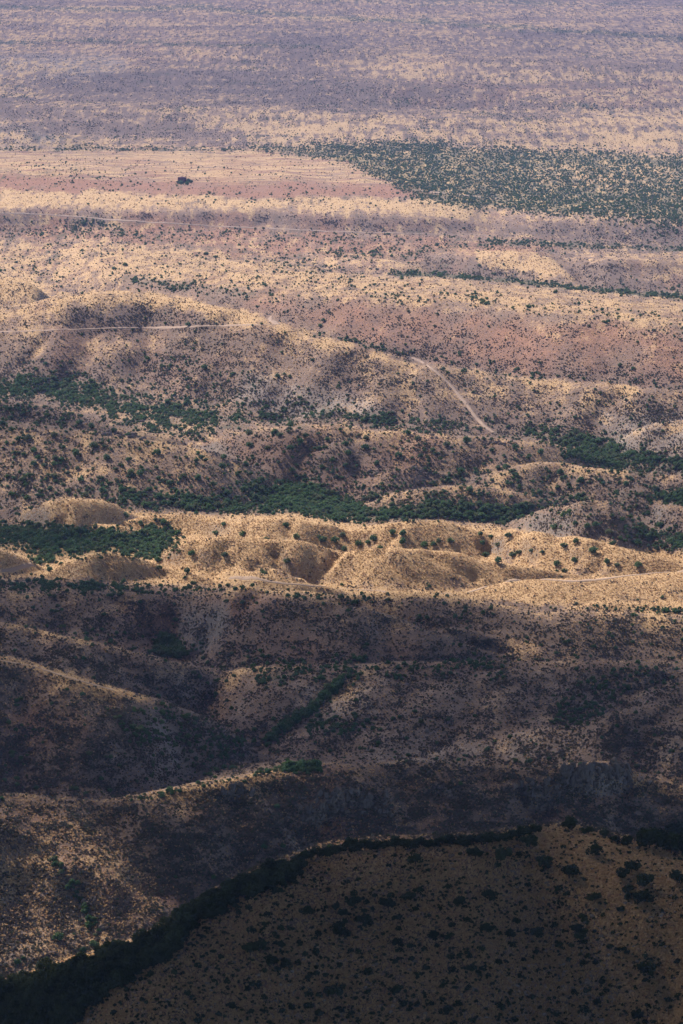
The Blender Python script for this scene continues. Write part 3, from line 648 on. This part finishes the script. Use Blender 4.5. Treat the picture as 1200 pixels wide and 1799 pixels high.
M_bark = leafmat('bark', (.09, .07, .055, 1), (.13, .10, .08, 1))
g = NG('rock'); geo = g.n('ShaderNodeNewGeometry'); oi = g.n('ShaderNodeObjectInfo')
g.diffuse(g.mix(g.math('ADD', g.math('MULTIPLY', g.noise(geo.outputs['Position'], .8, 5, .7), .8), g.math('MULTIPLY', oi.outputs['Random'], .3)), (.045, .04, .042, 1), (.30, .24, .21, 1))); M_rock = g.m

def clumps(lobes, n, size, seed, flat=.8):
    """leaf clumps: small bent triangles spread through several lobes; lobes: (x, y, z, rx, ry, rz)"""
    r = np.random.default_rng(seed); L = np.array(lobes, float)
    w_ = (L[:, 3]*L[:, 4]*L[:, 5])**.7; k = r.choice(len(L), n, p=w_/w_.sum())
    d = r.normal(size=(n, 3)); d /= np.linalg.norm(d, axis=1)[:, None]
    rad = r.uniform(.35, 1.0, n)**.45 * r.uniform(.86, 1.12, n)
    c = L[k, :3] + d*rad[:, None]*L[k, 3:]
    c[:, 2] = np.maximum(c[:, 2], size*.3)
    nrm = d + r.normal(size=(n, 3))*.55; nrm /= np.linalg.norm(nrm, axis=1)[:, None]
    t = np.cross(nrm, r.normal(size=(n, 3))); t /= np.linalg.norm(t, axis=1)[:, None]; b = np.cross(nrm, t)
    s = size*r.uniform(.6, 1.35, n)[:, None]
    v = np.stack([c - t*s - b*s*.5, c + t*s*.9 - b*s*.6, c + t*s*.5 + b*s*.8, c - t*s*.6 + b*s*.7], 1)
    v += nrm[:, None, :]*(r.uniform(-.35, .35, (n, 4, 1))*s[:, :, None])
    return v.reshape(-1, 3), np.arange(n*4).reshape(-1, 4)
def tube(pts, rads, k=6):
    vs = []; 
    for p, r_ in zip(pts, rads):
        for i in range(k): vs.append((p[0]+math.cos(2*PI*i/k)*r_, p[1]+math.sin(2*PI*i/k)*r_, p[2]))
    vs = np.array(vs); f = []
    for j in range(len(pts)-1):
        for i in range(k): f.append((j*k+i, j*k+(i+1) % k, (j+1)*k+(i+1) % k, (j+1)*k+i))
    return vs, np.array(f)
def join(parts):
    V0, F0, o = [], [], 0
    for v, f in parts: V0.append(v); F0.append(f+o); o += len(v)
    return np.concatenate(V0), np.concatenate(F0)
def rand_lobes(seed, n, spread, zc, rx, rz):
    r = random.Random(seed); out = [(0, 0, zc, rx, rx*r.uniform(.8, 1), rz)]
    for i in range(n):
        a = r.uniform(0, 2*PI); d = spread*r.uniform(.5, 1)
        out.append((d*math.cos(a), d*math.sin(a), zc*r.uniform(.6, 1.15), rx*r.uniform(.4, .75), rx*r.uniform(.4, .75), rz*r.uniform(.45, .8)))
    return out
def trunk(seed, h, r0, n=4):
    r = random.Random(seed); parts = [tube([(0, 0, -.4), (.05, .03, h*.25), (.1, -.05, h*.45)], [r0, r0*.75, r0*.6])]
    for i in range(n):
        a = 2*PI*i/n + r.uniform(-.5, .5); s = h*r.uniform(.3, .45)
        parts.append(tube([(.05, 0, h*.25), (math.cos(a)*s*.5, math.sin(a)*s*.5, h*.5), (math.cos(a)*s, math.sin(a)*s, h*.78)], [r0*.6, r0*.4, r0*.15], 5))
    return join(parts)
# unit: metres; mesquite about 3.4 wide, 2.6 tall
MESQ = [mesh_np('mesquite_shrub', *clumps(rand_lobes(s, 5, 1.15, 1.25, 1.15, 1.1), 300, .24, s), [M_mesq]) for s in range(1, 8)]
OAK = [(mesh_np('crown', *clumps(rand_lobes(30+s, 7, 1.3, 1.7, 1.0, .95), 900, .15, 30+s), [M_oak]), mesh_np('trunk', *trunk(s, 2.6, .14), [M_bark])) for s in range(6)]
FSHR = [mesh_np('evergreen_shrub', *clumps(rand_lobes(50+s, 3, .45, .5, .55, .5), 150, .13, 50+s), [M_oak]) for s in range(5)]
SCRUB = [mesh_np('scrub', *clumps(rand_lobes(70+s, 2, .4, .42, .5, .42), 22, .27, 70+s), [M_scrub]) for s in range(6)]
def tuft(seed, n=9):
    r = np.random.default_rng(seed); v = []; 
    for i in range(n):
        a = r.uniform(0, 2*PI); d = np.array([math.cos(a), math.sin(a)]); q = np.array([-d[1], d[0]])
        b = d*r.uniform(0, .18); h = r.uniform(.35, .7); w_ = r.uniform(.12, .22)
        v += [(*(b-q*w_), -.05), (*(b+q*w_), -.05), (*(b+q*w_*.6+d*h*.45), h), (*(b-q*w_*.5+d*h*.5), h*.9)]
    return np.array(v), np.arange(n*4).reshape(-1, 4)
TUFT = [mesh_np('grass', *tuft(s), [M_grass]) for s in range(4)]
def rock(seed, sub=2, flat=.7):
    import bmesh
    bm = bmesh.new(); bmesh.ops.create_icosphere(bm, subdivisions=sub, radius=1)
    r = random.Random(seed); planes = [(Vector((r.gauss(0, 1), r.gauss(0, 1), r.gauss(0, .6))).normalized(), r.uniform(.45, .85)) for _ in range(11)]
    for v in bm.verts:
        for n, d in planes:
            e = v.co.dot(n) - d
            if e > 0: v.co -= n*e
        v.co *= 1 + r.uniform(-.04, .04); v.co.z *= flat
    me = bpy.data.meshes.new('boulder'); bm.to_mesh(me); bm.free(); me.materials.append(M_rock); return me
ROCK = [rock(s) for s in range(6)]
g = NG('weathered_cliff_rock'); geo = g.n('ShaderNodeNewGeometry')
g.diffuse(g.mix(g.noise(g.scaled(geo.outputs['Position'], (1, 1, .3)), 1.4, 5, .75), (.02, .02, .022, 1), (.24, .20, .185, 1))); CRAG = []
for r_ in (rock(20+s) for s in range(6)): r_.materials.clear(); r_.materials.append(g.m); CRAG.append(r_)

# ---- stuff: geometry-nodes scatter of small plants on real ground points
def scatter(name, meshes, x, y, z, scale, label, cat, zsc=None):
    n = len(x)
    me = bpy.data.meshes.new(name); me.vertices.add(n); me.vertices.foreach_set('co', np.stack([x, y, z], -1).astype(np.float32).ravel())
    s3 = np.stack([scale, scale, scale*(zsc if zsc is not None else 1)], -1)
    attr(me, 'siz', 'FLOAT_VECTOR', s3)
    attr(me, 'rot', 'FLOAT_VECTOR', np.stack([np.zeros(n), np.zeros(n), rng.uniform(0, 6.28, n)], -1))
    o = add(name, me)
    ng = bpy.data.node_groups.new(name, 'GeometryNodeTree')
    ng.interface.new_socket('Geometry', in_out='INPUT', socket_type='NodeSocketGeometry')
    ng.interface.new_socket('Geometry', in_out='OUTPUT', socket_type='NodeSocketGeometry')
    gi = ng.nodes.new('NodeGroupInput'); go = ng.nodes.new('NodeGroupOutput')
    j = ng.nodes.new('GeometryNodeGeometryToInstance')
    for m in meshes:
        so_ = bpy.data.objects.new(name + '_source', m)
        oi = ng.nodes.new('GeometryNodeObjectInfo'); oi.inputs['Object'].default_value = so_
        ng.links.new(oi.outputs['Geometry'], j.inputs[0])
    ip = ng.nodes.new('GeometryNodeInstanceOnPoints'); ip.inputs['Pick Instance'].default_value = True
    def na(nm):
        a = ng.nodes.new('GeometryNodeInputNamedAttribute'); a.data_type = 'FLOAT_VECTOR'; a.inputs[0].default_value = nm; return a.outputs[0]
    rv = ng.nodes.new('FunctionNodeRandomValue'); rv.data_type = 'INT'; rv.inputs['Min'].default_value = 0; rv.inputs['Max'].default_value = len(meshes)-1
    ng.links.new(gi.outputs[0], ip.inputs['Points']); ng.links.new(j.outputs[0], ip.inputs['Instance'])
    out_i = [s for s in rv.outputs if s.enabled][0]
    ng.links.new(out_i, ip.inputs['Instance Index'])
    ng.links.new(na('rot'), ip.inputs['Rotation']); ng.links.new(na('siz'), ip.inputs['Scale'])
    ng.links.new(ip.outputs[0], go.inputs[0])
    md = o.modifiers.new('scatter', 'NODES'); md.node_group = ng
    tag(o, label, cat, None, 'stuff'); return o
def draw(Wm, n, seed, wide=False):
    """n ground points, as many per picture area as the cover map asks"""
    r = np.random.default_rng(seed)
    pr = np.clip(Wm, 0, None).ravel(); c = r.choice(pr.size, n, p=pr/pr.sum())
    u = gu[c % GW] + r.uniform(-2, 2, n); v = gv[c // GW] + r.uniform(-2, 2, n)
    if wide:                                     # and the plants go on past both sides of the picture
        e = (u < 560) & (u > 0) & (r.uniform(size=n) < .75); f = (u > 640) & (u < 1200) & (r.uniform(size=n) < .75)
        u = np.r_[u, -u[e], 2400-u[f]]; v = np.r_[v, v[e], v[f]]
    x, y, z = ground(u, v)
    return x, y, z, u, v
def off_track(x, y):
    keep = np.ones(len(x), bool)
    for tx, ty, wd in TRACKS:
        near = np.where((y > ty.min()-10) & (y < ty.max()+10) & (x > tx.min()-10) & (x < tx.max()+10))[0]
        if len(near):
            d = dist_to(tx, ty, x[near], y[near]); keep[near[d < wd*.6+.3]] = False
    return keep
def backs(n, seed, y0=1080, y1=5200):
    """a thin spread over every slope, seen or not"""
    r = np.random.default_rng(seed); y = np.sqrt(r.uniform(y0**2, y1**2, n)); x = r.uniform(-.10, .10, n)*y
    return x, y, zat(x, y)
# picture size of a plant grows nearer the eye: keep the number per area lower there
FIELD = mask(gp, 1.5, .5)
nofg = 1 - FG
pz = lambda s: (.25 + 1.0*fbm(GU/22, GV/10, s, 4))**4
def emit(name, meshes, Wm, n, nb, smin, smax, seed, label, cat, ysc=0.0, zsc=None):
    x, y, z, u, v = draw(Wm, n, seed, True); bx, by, bz = backs(nb, seed+1)
    x = np.r_[x, bx]; y = np.r_[y, by]; z = np.r_[z, bz]
    k = off_track(x, y); x, y, z = x[k], y[k], z[k]
    s = np.random.default_rng(seed+2).uniform(0, 1, len(x))**1.7*(smax-smin)+smin
    s = s*(1 + ysc*np.clip(y-2500, 0, 6000)/1000)
    scatter(name, meshes, x, y, z, s, label, cat, zsc)
emit('grass', TUFT, (.08+G)**1.6*(1-.6*V)*nofg*(.6+.4*sstep(250, 420, GV)), 120000, 12000, .28, .75, 21, 'pale dry grass tufts covering the open hillsides', 'grass', .12)
emit('scrub', SCRUB, (.04+S)**1.7*nofg*pz(1), 170000, 18000, .2, .75, 31, 'low grey brown scrub speckling the hillsides', 'scrub', .12)
emit('mesquite_thicket', MESQ, np.clip(V-.07, 0, 1)**2.1*nofg*pz(2)*sstep(262, 300, GV+40)*(1-.85*FIELD), 30000, 500, .15, .66, 41, 'green mesquite thickets filling the washes and far flats', 'thicket', .0)
emit('wash_trees', MESQ, np.clip(V-.45, 0, 1)**1.5*nofg*(GV > 640)*(GV < 1500)*(.3+fbm(GU/16, GV/7, 78, 3))**3, 2400, 0, .5, 1.1, 44, 'green trees crowding the valley washes', 'trees')
emit('far_mesquite_flat', MESQ, FIELD*(.25+fbm(GU/14, GV/5, 77, 3))**2, 17000, 0, .2, .6, 42, 'wide green flat of small mesquite in the far right distance', 'thicket')
emit('distant_brush', MESQ, (.10+V)**1.6*pz(3)*(1-sstep(262, 275, GV)), 13000, 0, .15, .48, 43, 'dark distant brush dotting the far plain', 'brush', .0)
# foreground shoulder cover
emit('foreground_grass', TUFT, (.1+G)*FG*(1-.7*FT)*(.3+pz(4)), 65000, 0, .3, .7, 51, 'dry grass tufts on the shaded foreground hill', 'grass')
emit('foreground_brush', FSHR, FG*(.5+pz(5)), 6500, 0, .15, .62, 61, 'small dark bushes dotted over the foreground hill', 'brush')
xx_, yy_, zz_, _, _ = draw((.05+W)**2*(1-.8*V)*sstep(640, 700, GV), 5000, 71)
scatter('loose_rock', ROCK, xx_, yy_, zz_, np.random.default_rng(3).uniform(.15, .7, len(xx_))**1.3, 'loose pale stones lying on the slopes', 'stones')

# ------------------------------------------------------------------ countable things
def thing_mesh(name, me, x, y, z, s, rot, label, cat, group, sz=1):
    o = add(name, me); o.location = (x, y, z); o.scale = (s, s, s*sz); o.rotation_euler = (0, 0, rot)
    return tag(o, label, cat, group)
ru = random.uniform
def tree(x, y, z, s, label, group, sz=1):
    cr, tk = random.choice(OAK)
    r = bpy.data.objects.new('oak_tree', None); C.objects.link(r); r.location = (x, y, z); r.rotation_euler = (0, 0, ru(0, 6.28)); r.scale = (s, s, s*sz)
    tag(r, label, 'tree', group)
    a = add('crown', cr, r); b = add('trunk', tk, r); return r
# mesquites read off the photo one by one (centre u, centre v)
MQ = {
 'rocky': ('mesquite shrub on the tan slope below the rocky spur, left side', [(13,836),(40,842),(50,835),(95,837),(119,830),(143,843),(137,822),(135,797),(165,783),(224,807),(246,831),(230,831),(187,804),(203,823),(278,838),(298,849),(348,841),(323,835),(275,820),(277,795),(392,820),(345,808),(60,792),(25,795),(43,797),(67,804),(97,804),(108,807),(60,815),(77,817),(95,815),(48,875),(55,893),(88,857),(213,860),(182,863),(253,887),(354,802),(391,819),(348,839),(460,845),(447,852),(430,860),(350,874),(392,802),(432,816),(310,860),(330,872),(400,868),(150,870),(120,862),(20,868),(280,872),(375,850)]),
 'spur': ('mesquite shrub on the dusky shoulder above the rocky spur', [(5,743),(32,711),(7,702),(270,755),(257,777),(32,772),(50,770),(63,740),(138,742),(82,728),(110,735),(20,755),(95,765),(160,748),(200,756),(225,762),(331,761)]),
 'lit': ('mesquite shrub on the bright golden grass hills', [(247,917),(287,918),(312,937),(73,927),(90,942),(222,908),(243,975),(93,978),(57,982),(72,988),(87,1000),(280,997),(277,984),(328,1003),(325,1013),(338,973),(393,923),(380,938),(395,975),(263,935),(503,923),(522,943),(567,948),(588,950),(603,940),(605,963),(657,948),(647,953),(667,959),(690,935),(708,937),(707,952),(762,955),(745,957),(793,950),(505,985),(463,1003),(425,938),(467,942),(933,967),(953,970),(978,990),(993,1002),(1010,986),(1042,967),(1122,992),(1067,988),(1013,951),(992,958),(893,940),(863,942),(843,937),(853,975),(875,986),(848,953),(912,968),(875,957),(630,955),(770,950),(560,942),(1130,1067),(1115,1080),(1085,992),(900,975)]),
 'shade': ('mesquite shrub in the dark wash under the golden hills', [(50,1020),(127,1027),(162,1032),(20,1024),(90,1024),(205,1032),(240,1036),(560,1048),(600,1048),(520,1048),(145,1218),(300,1135),(290,1128),(310,1142),(285,1145),(365,1200),(380,1195),(350,1190)]),
 'centre': ('mesquite shrub on the purple brown middle hill', [(510,745),(481,760),(491,764),(537,764),(528,775),(510,787),(439,782),(470,786),(561,787),(576,771),(607,779),(583,808),(566,819),(514,825),(612,795),(437,761),(660,749),(642,769),(734,769),(642,785),(662,813),(739,800),(717,760),(865,790),(887,820),(810,827),(837,829),(784,781),(772,757),(950,795),(990,800),(930,800),(700,800),(760,790),(820,775),(905,785)]),
 'knoll': ('mesquite shrub on the low knolls beside the green wash', [(651,874),(779,882),(825,861),(817,885),(855,896),(1012,919),(975,928),(1047,921),(1033,925),(947,863),(990,905),(1070,935),(1100,925),(1140,940),(1160,925),(1180,950),(1090,945),(1120,955),(1020,845),(985,830),(1060,848),(1100,850),(1150,860),(1000,900),(690,885)]),
 'lower': ('shrub on the shadowed lower slopes', [(965,1331),(932,1337),(740,1268),(520,1350),(535,1347),(505,1354),(1020,1342),(430,1372),(285,1393),(60,1280),(30,1230),(90,1235),(118,1210),(250,1300),(690,1262),(1150,1290),(1180,1320)]),
}
NM = 0
for key, (lab, pts) in MQ.items():
    for (u, v) in pts:
        x, y, z = ground(u, v+4); s = ru(.75, 1.25)*(1.0 if key != 'lower' else .8)*(1.0 if v < 1010 else .75)
        thing_mesh('mesquite_shrub', random.choice(MESQ), x[0], y[0], z[0]-.1, s, ru(0, 6.28), lab, 'shrub', 'mesquites: ' + lab.replace('mesquite shrub ', ''), ru(.8, 1.05)); NM += 1
for (u, v, s) in [(97,1638,1.0),(102,1642,.95),(107,1647,.9),(110,1650,.85)]:
    pass
for i, (u, v, s, lab) in enumerate([(101,1645,1.15,'long green shrub alone on the pale lower left slope'),(167,1657,.85,'round green bush on the pale slope just above the dark hill edge')]):
    x, y, z = ground(u, v+8)
    thing_mesh('mesquite_shrub', MESQ[i], x[0], y[0], z[0], s, .4, lab, 'shrub', None, .8); NM += 1
# more of the same on the far flats, the ones that show largest
x, y, z, u, v = draw(np.clip(V, 0, 1)*(sstep(330, 420, GV))*(1-sstep(640, 700, GV)), 300-NM, 81)
for i in range(len(x)):
    thing_mesh('mesquite_shrub', random.choice(MESQ), x[i], y[i], z[i], ru(.6, 1.15), ru(0, 6.28), 'mesquite shrub on the reddish middle distance flats', 'shrub', 'mesquites on the middle distance flats', .85)
# foreground oaks
FO = [(945,1640,1.0),(1015,1630,.9),(1130,1550,1.2),(1132,1578,1.25),(1142,1707,1.3),(1000,1535,1.3),(955,1515,1.1),(855,1630,.9),(807,1582,.9),(762,1642,.8),(682,1590,1.0),(720,1575,.9),(730,1510,1.1),(880,1505,1.2),(835,1500,1.0),(930,1480,1.2),(1045,1495,1.1),(622,1585,1.0),(1122,1785,1.0),(860,1570,.9),(1110,1525,1.1),(1045,1575,.9),(785,1775,.9),(640,1620,1.1),(600,1640,1.0),(480,1690,1.0),(440,1670,1.1),(585,1745,1.1),(1090,1535,1.0),(1190,1545,1.1),(1020,1645,.8),(830,1700,.7),(700,1655,.8),(540,1600,.9),(895,1640,.8)]
for u, v, s in FO:
    x, y, z = ground(u, v+10); tree(x[0], y[0], z[0]-.1, s*.95, 'dark oak standing alone on the brown face of the foreground hill', 'scattered oaks on the foreground hill', ru(.8, 1))
SKY_ = [(u, np.interp(u, [350,420,480,540,600,680,760,840,900,940,1000,1060,1150,1200], [1592,1552,1526,1505,1493,1484,1482,1479,1470,1458,1453,1466,1497,1508])) for u in list(np.linspace(352, 935, 52)) + [995, 1000, 1030, 1057, 1085, 1100]]
for u, v in SKY_:
    x, y, z = ground(u + ru(-5, 5), v + ru(3, 10))
    tree(x[0], y[0], z[0]-.2, ru(.6, 1.0), 'dark oak in the row along the crest of the foreground hill', 'oaks along the foreground crest', ru(.8, 1.1))
x, y, z, u, v = draw(FT*(FT > .5), 190, 91)
for i in range(len(x)):
    tree(x[i], y[i], z[i]-.3, ru(.8, 1.35), 'dark oak in the dense stand at the lower left of the foreground hill', 'oaks in the dense stand lower left')
for i in range(12):
    x, y, z = ground(ru(1145, 1215), ru(1485, 1505))
    tx_, ty_ = x[0]+ru(-2, 3), y[0]+ru(1, 5)
    tree(tx_, ty_, float(zat(tx_, ty_))-.2, ru(1.3, 1.9), 'dark oak in the clump at the right end of the foreground crest', 'oaks at the right end of the crest')
x, y, z, u, v = draw(FT**1.5, 1300, 93)
scatter('oak_thicket', [o[0] for o in OAK], x, y, z-.2, np.random.default_rng(9).uniform(.4, .9, len(x)), 'dark oak thicket under the trees of the foreground hill', 'thicket')
# low evergreen shrubs of the foreground, the 300 largest
x, y, z, u, v = draw(FG*(1-FT)*(.3 + sstep(1480, 1700, GV))*pz(6), 300, 95)
for i in range(len(x)):
    thing_mesh('evergreen_shrub', random.choice(FSHR), x[i], y[i], z[i]-.03, ru(.6, 1.25), ru(0, 6.28), 'small round evergreen shrub on the brown foreground hillside', 'shrub', 'small round shrubs on the foreground hill')
# boulders
def boulders(pts, s0, s1, lab, group, per=1, du=5, dv=3):
    for (u, v) in pts:
        for k in range(per):
            x, y, z = ground(u + ru(-du, du), v + ru(-dv, dv)); s = ru(s0, s1)
            o = thing_mesh('boulder', random.choice(ROCK), x[0], y[0], z[0]+s*.15, s, ru(0, 6.28), lab, 'boulder', group, ru(.7, 1.3))
            o.rotation_euler = (ru(-.4, .4), ru(-.4, .4), ru(0, 6.28))
boulders([(172,763),(180,763),(190,762),(198,763),(208,764),(216,766),(224,767),(232,768),(240,769),(250,771),(236,765),(228,763)], .6, 1.4, 'purple grey boulder in the rock outcrop on the left spur crest', 'boulders of the left spur outcrop', 3)
boulders([(30,751),(40,755),(50,757),(62,758),(75,762),(88,765),(250,742),(258,745)], .5, 1.1, 'boulder scattered above the left spur outcrop', 'boulders above the left spur outcrop', 2)
boulders([(364,793),(372,795),(378,797),(290,779),(300,782),(405,812),(412,813),(420,814),(430,816),(440,818),(448,821),(455,825)], .5, 1.3, 'boulder where the left spur runs down to the green wash', 'boulders at the low end of the left spur', 3)
boulders([(858,778),(866,779),(875,778),(882,780),(890,781),(848,780),(504,755),(515,757),(522,760)], .5, 1.3, 'boulder near the crest of the purple brown middle hill', 'boulders on the middle hill crest', 3)
boulders([(758,767),(762,769),(735,824),(740,827),(728,826),(655,833),(660,831),(650,836),(745,835)], .6, 1.5, 'dark boulder on the knolls right of the green wash', 'dark boulders on the knolls', 2)
boulders([(1178,836),(1170,838),(1186,836),(1045,820),(1052,823)], .5, 1.1, 'boulder on the far right knoll rim', 'boulders on the right knoll rim', 3)
boulders([(1125,1372),(1140,1378),(1110,1358),(1000,1405),(1060,1400),(925,1400),(560,1430),(575,1395),(640,1380),(165,1582),(150,1585),(180,1632),(186,1630),(20,1660),(22,1668)], .3, .9, 'pale boulder fallen below the shaded cliffs', 'boulders under the shaded cliffs', 3)
for i, (u, v, s, lab) in enumerate([(750,1284,1.25,'single rounded pinkish boulder on the wide shaded slope'),(271,698,.9,'tiny white boulder among green mesquite on the left flat'),(862,1250,.6,'white rock on the shaded slope right of centre')]):
    x, y, z = ground(u, v+3); thing_mesh('boulder', ROCK[i], x[0], y[0], z[0]+s*.2, s, .5*i, lab, 'boulder', None)

def crags(u0, u1, vt, vb, n, s0, s1, lab, group):
    for k in range(n):
        u = ru(u0, u1); t = random.random(); x, y, z = ground(u, vt(u) + t*vb); s = ru(s0, s1)
        o = thing_mesh('crag', random.choice(CRAG), x[0], y[0], z[0]+s*.3, s, ru(0, 6.28), lab, 'rock', group, ru(.9, 2.2)); o.rotation_euler = (ru(-.12, .12), ru(-.12, .12), ru(0, 6.28))
crags_ = 0
crags(990, 1104, lambda u: np.interp(u, [985,1040,1085,1104], [1352,1347,1341,1350]), 26, 110, .6, 1.5, 'tall grey rock column in the shaded cliff at the right end of the long ridge', 'columns of the right hand cliff')
crags(905, 990, lambda u: 1366, 34, 30, .5, 1.2, 'grey rock rib left of the tall shaded cliff', 'ribs left of the tall cliff')
crags(525, 690, lambda u: 1396 + 6*math.sin(u/20), 40, 70, .5, 1.3, 'blue grey rock rib in the low broken cliff above the rust red scree', 'ribs of the middle cliff')
crags(390, 446, lambda u: 1384, 16, 26, .5, 1.1, 'dark rock in the small blunt cliff left of centre', 'rocks of the small blunt cliff')
crags(1085, 1195, lambda u: 1184, 16, 22, .4, .9, 'dark rock in the faint ledge at the right edge of the shaded slope', 'rocks of the faint right ledge')

for k in range(46):
    x, y, z = ground(ru(420, 1190), ru(1500, 1790)); s_ = ru(.12, .38)
    o = thing_mesh('boulder', random.choice(ROCK), x[0], y[0], z[0]+s_*.2, s_, ru(0, 6.28), 'small pale stone lying among the dark shrubs of the foreground hill', 'boulder', 'pale stones on the foreground hill', ru(.6, 1))
# steel water tank on the mesa
g = NG('dark_steel'); geo = g.n('ShaderNodeNewGeometry')
g.diffuse(g.mix(g.noise(geo.outputs['Position'], .9, 3), (.085, .045, .06, 1), (.13, .07, .08, 1)))
def lathe(prof, k=28):
    vs = []; f = []
    for r_, zz in prof:
        for i in range(k): vs.append((r_*math.cos(2*PI*i/k), r_*math.sin(2*PI*i/k), zz))
    for j in range(len(prof)-1):
        for i in range(k): f.append((j*k+i, j*k+(i+1) % k, (j+1)*k+(i+1) % k, (j+1)*k+i))
    return np.array(vs), np.array(f)
x, y, z = ground(320, 321)
t = bpy.data.objects.new('water_tank', None); C.objects.link(t); t.location = (x[0], y[0], z[0]); tag(t, 'dark purple brown water tank standing on the pale striped field', 'tank')
add('tank_wall', mesh_np('tank_wall', *lathe([(3.1, -.3), (3.1, 1.2), (3.16, 1.22), (3.16, 1.3), (3.1, 1.32), (3.1, 2.6), (3.16, 2.62), (3.16, 2.75), (3.1, 2.77), (3.1, 3.6)]), [g.m]), t)
add('tank_roof', mesh_np('tank_roof', *lathe([(3.22, 3.55), (3.22, 3.62), (.5, 4.15), (.45, 4.3), (.001, 4.32)]), [g.m]), t)
for du, dv, s in ((9, 3, 1.3), (-3, 7, 1.4), (6, 8, 1.2), (14, 4, 1.0), (-9, 6, 1.1)):
    x, y, z = ground(322+du, 318+dv); thing_mesh('mesquite_shrub', random.choice(MESQ), x[0], y[0], z[0], s, ru(0, 6), 'green mesquite shrub growing beside the dark water tank', 'shrub', 'mesquites beside the water tank')

# ------------------------------------------------------------------ clouds: high above and outside the haze; only their shadows reach the picture
ZC = 1000.0
ny = 520; nx = 260
cy = 1.0/np.linspace(1/1010., 1/10500., ny); ca = np.linspace(-.105, .105, nx)
CA, CY = np.meshgrid(ca, cy); PX = CA*CY; PY = CY.copy()
hit = np.zeros(PX.shape, bool); HX = PX.copy(); HY = PY.copy(); HZ = np.zeros(PX.shape)
for zt in np.arange(112, -6, -2.0):
    tx = PX + SUNV[0]/SUNV[2]*zt; ty = PY + SUNV[1]/SUNV[2]*zt
    zg = zat(tx, ty); m = (~hit) & (zg >= zt)
    HX[m] = tx[m]; HY[m] = ty[m]; HZ[m] = zg[m]; hit |= m
cu, cv = project(HX, HY, HZ)
# ground hidden behind the shoulder is given the value of what shows just above it
KD = np.clip(sample(K, cu, cv), 0, .997)
KD *= sstep(-60, -10, cv)
g = NG('cloud_vapour'); a = g.n('ShaderNodeAttribute', attribute_name='thick')
tr = g.n('ShaderNodeBsdfTransparent'); df = g.n('ShaderNodeBsdfDiffuse'); df.inputs[0].default_value = (.9, .9, .92, 1)
mx = g.n('ShaderNodeMixShader'); g.l(a.outputs['Fac'], mx.inputs[0]); g.l(tr.outputs[0], mx.inputs[1]); g.l(df.outputs[0], mx.inputs[2]); g.l(mx.outputs[0], g.out.inputs[0])
lump = fbm(PX/60, PY/60, 400, 4)
dx_, dy_ = SUNV[0]/SUNV[2]*ZC, SUNV[1]/SUNV[2]*ZC
for nm, r0, r1 in (('near', cy < 2560, None), ('far', cy >= 2520, None)):
    rr = np.where(r0)[0]
    kd = KD[rr]; n_ = len(rr)
    al = 1 - np.sqrt(1 - kd)
    bx, by = PX[rr] + dx_, PY[rr] + dy_
    lo = np.stack([bx, by, ZC + 0*kd], -1).reshape(-1, 3)
    th = 5 + 60*kd*(.4 + lump[rr])
    # the upper side sits on the same sun ray as the lower one
    hi = np.stack([bx + SUNV[0]/SUNV[2]*th, by + SUNV[1]/SUNV[2]*th, ZC + th], -1).reshape(-1, 3)
    F = gridfaces(n_, nx); kf = al.ravel()[F].max(1) > .01
    F = F[kf]; m_ = len(lo)
    me = mesh_np('cloud', np.concatenate([lo, hi]), np.concatenate([F[:, ::-1], F + m_]), [g.m], True)
    attr(me, 'thick', 'FLOAT', np.r_[al.ravel(), al.ravel()])
    tag(add('cloud', me), ('grey cloud bank drifting high over the foothills' if nm == 'near' else 'thin cloud streaks high over the far plain'), 'cloud', None, 'stuff')

# added bank, unseen overhead: dims sky light and keeps sun off the near air
gx2, gy2 = np.meshgrid(np.linspace(-3200, 3200, 161), np.linspace(-3200, 2600, 145))
lm = fbm(gx2/190, gy2/190, 410, 4); rag = 500*(fbm(gx2/700, gy2/700, 420, 3) - .5)
ed = sstep(0, 400, 3000 + rag - np.abs(gx2))*sstep(0, 400, gy2 + 3000 + rag)*sstep(0, 300, 2050 + rag*.3 - gy2)
ed *= np.where((gy2 > 990) & (np.abs(gx2) < .1*gy2), 0, 1)
lo = np.stack([gx2 + dx_, gy2 + dy_, ZC + 0*lm], -1).reshape(-1, 3); hi = lo + np.stack([0*lm, 0*lm, 8 + 190*lm*ed], -1).reshape(-1, 3)
F = gridfaces(145, 161); al = (1 - np.sqrt(1 - .97*np.clip(ed, 0, 1))).ravel(); F = F[al[F].max(1) > .01]
me = mesh_np('cloud', np.concatenate([lo, hi]), np.concatenate([F[:, ::-1], F + 145*161]), [g.m], True); attr(me, 'thick', 'FLOAT', np.r_[al, al])
tag(add('cloud', me), 'unseen cloud added above the viewpoint to darken the foreground', 'cloud', None, 'stuff')

# ------------------------------------------------------------------ haze
gx = A1*yvec[-1] + 60
vs = [(sx*gx, yy, zz) for zz in (-14, H + 12) for yy in (-200, yvec[-1]+60) for sx in (-1, 1)]
me = bpy.data.meshes.new('haze'); me.from_pydata(vs, [], [(0, 2, 3, 1), (4, 5, 7, 6), (0, 1, 5, 4), (2, 6, 7, 3), (0, 4, 6, 2), (1, 3, 7, 5)]); me.update()
g = NG('haze_air'); pv = g.n('ShaderNodeVolumePrincipled'); pv.inputs['Color'].default_value = (.40, .50, .98, 1); pv.inputs['Density'].default_value = 3.6e-5
pv.inputs['Anisotropy'].default_value = 0.0
g.l(pv.outputs[0], g.out.inputs['Volume']); me.materials.append(g.m)
tag(add('haze', me), 'blue haze lying over the valley', 'haze', None, 'stuff')
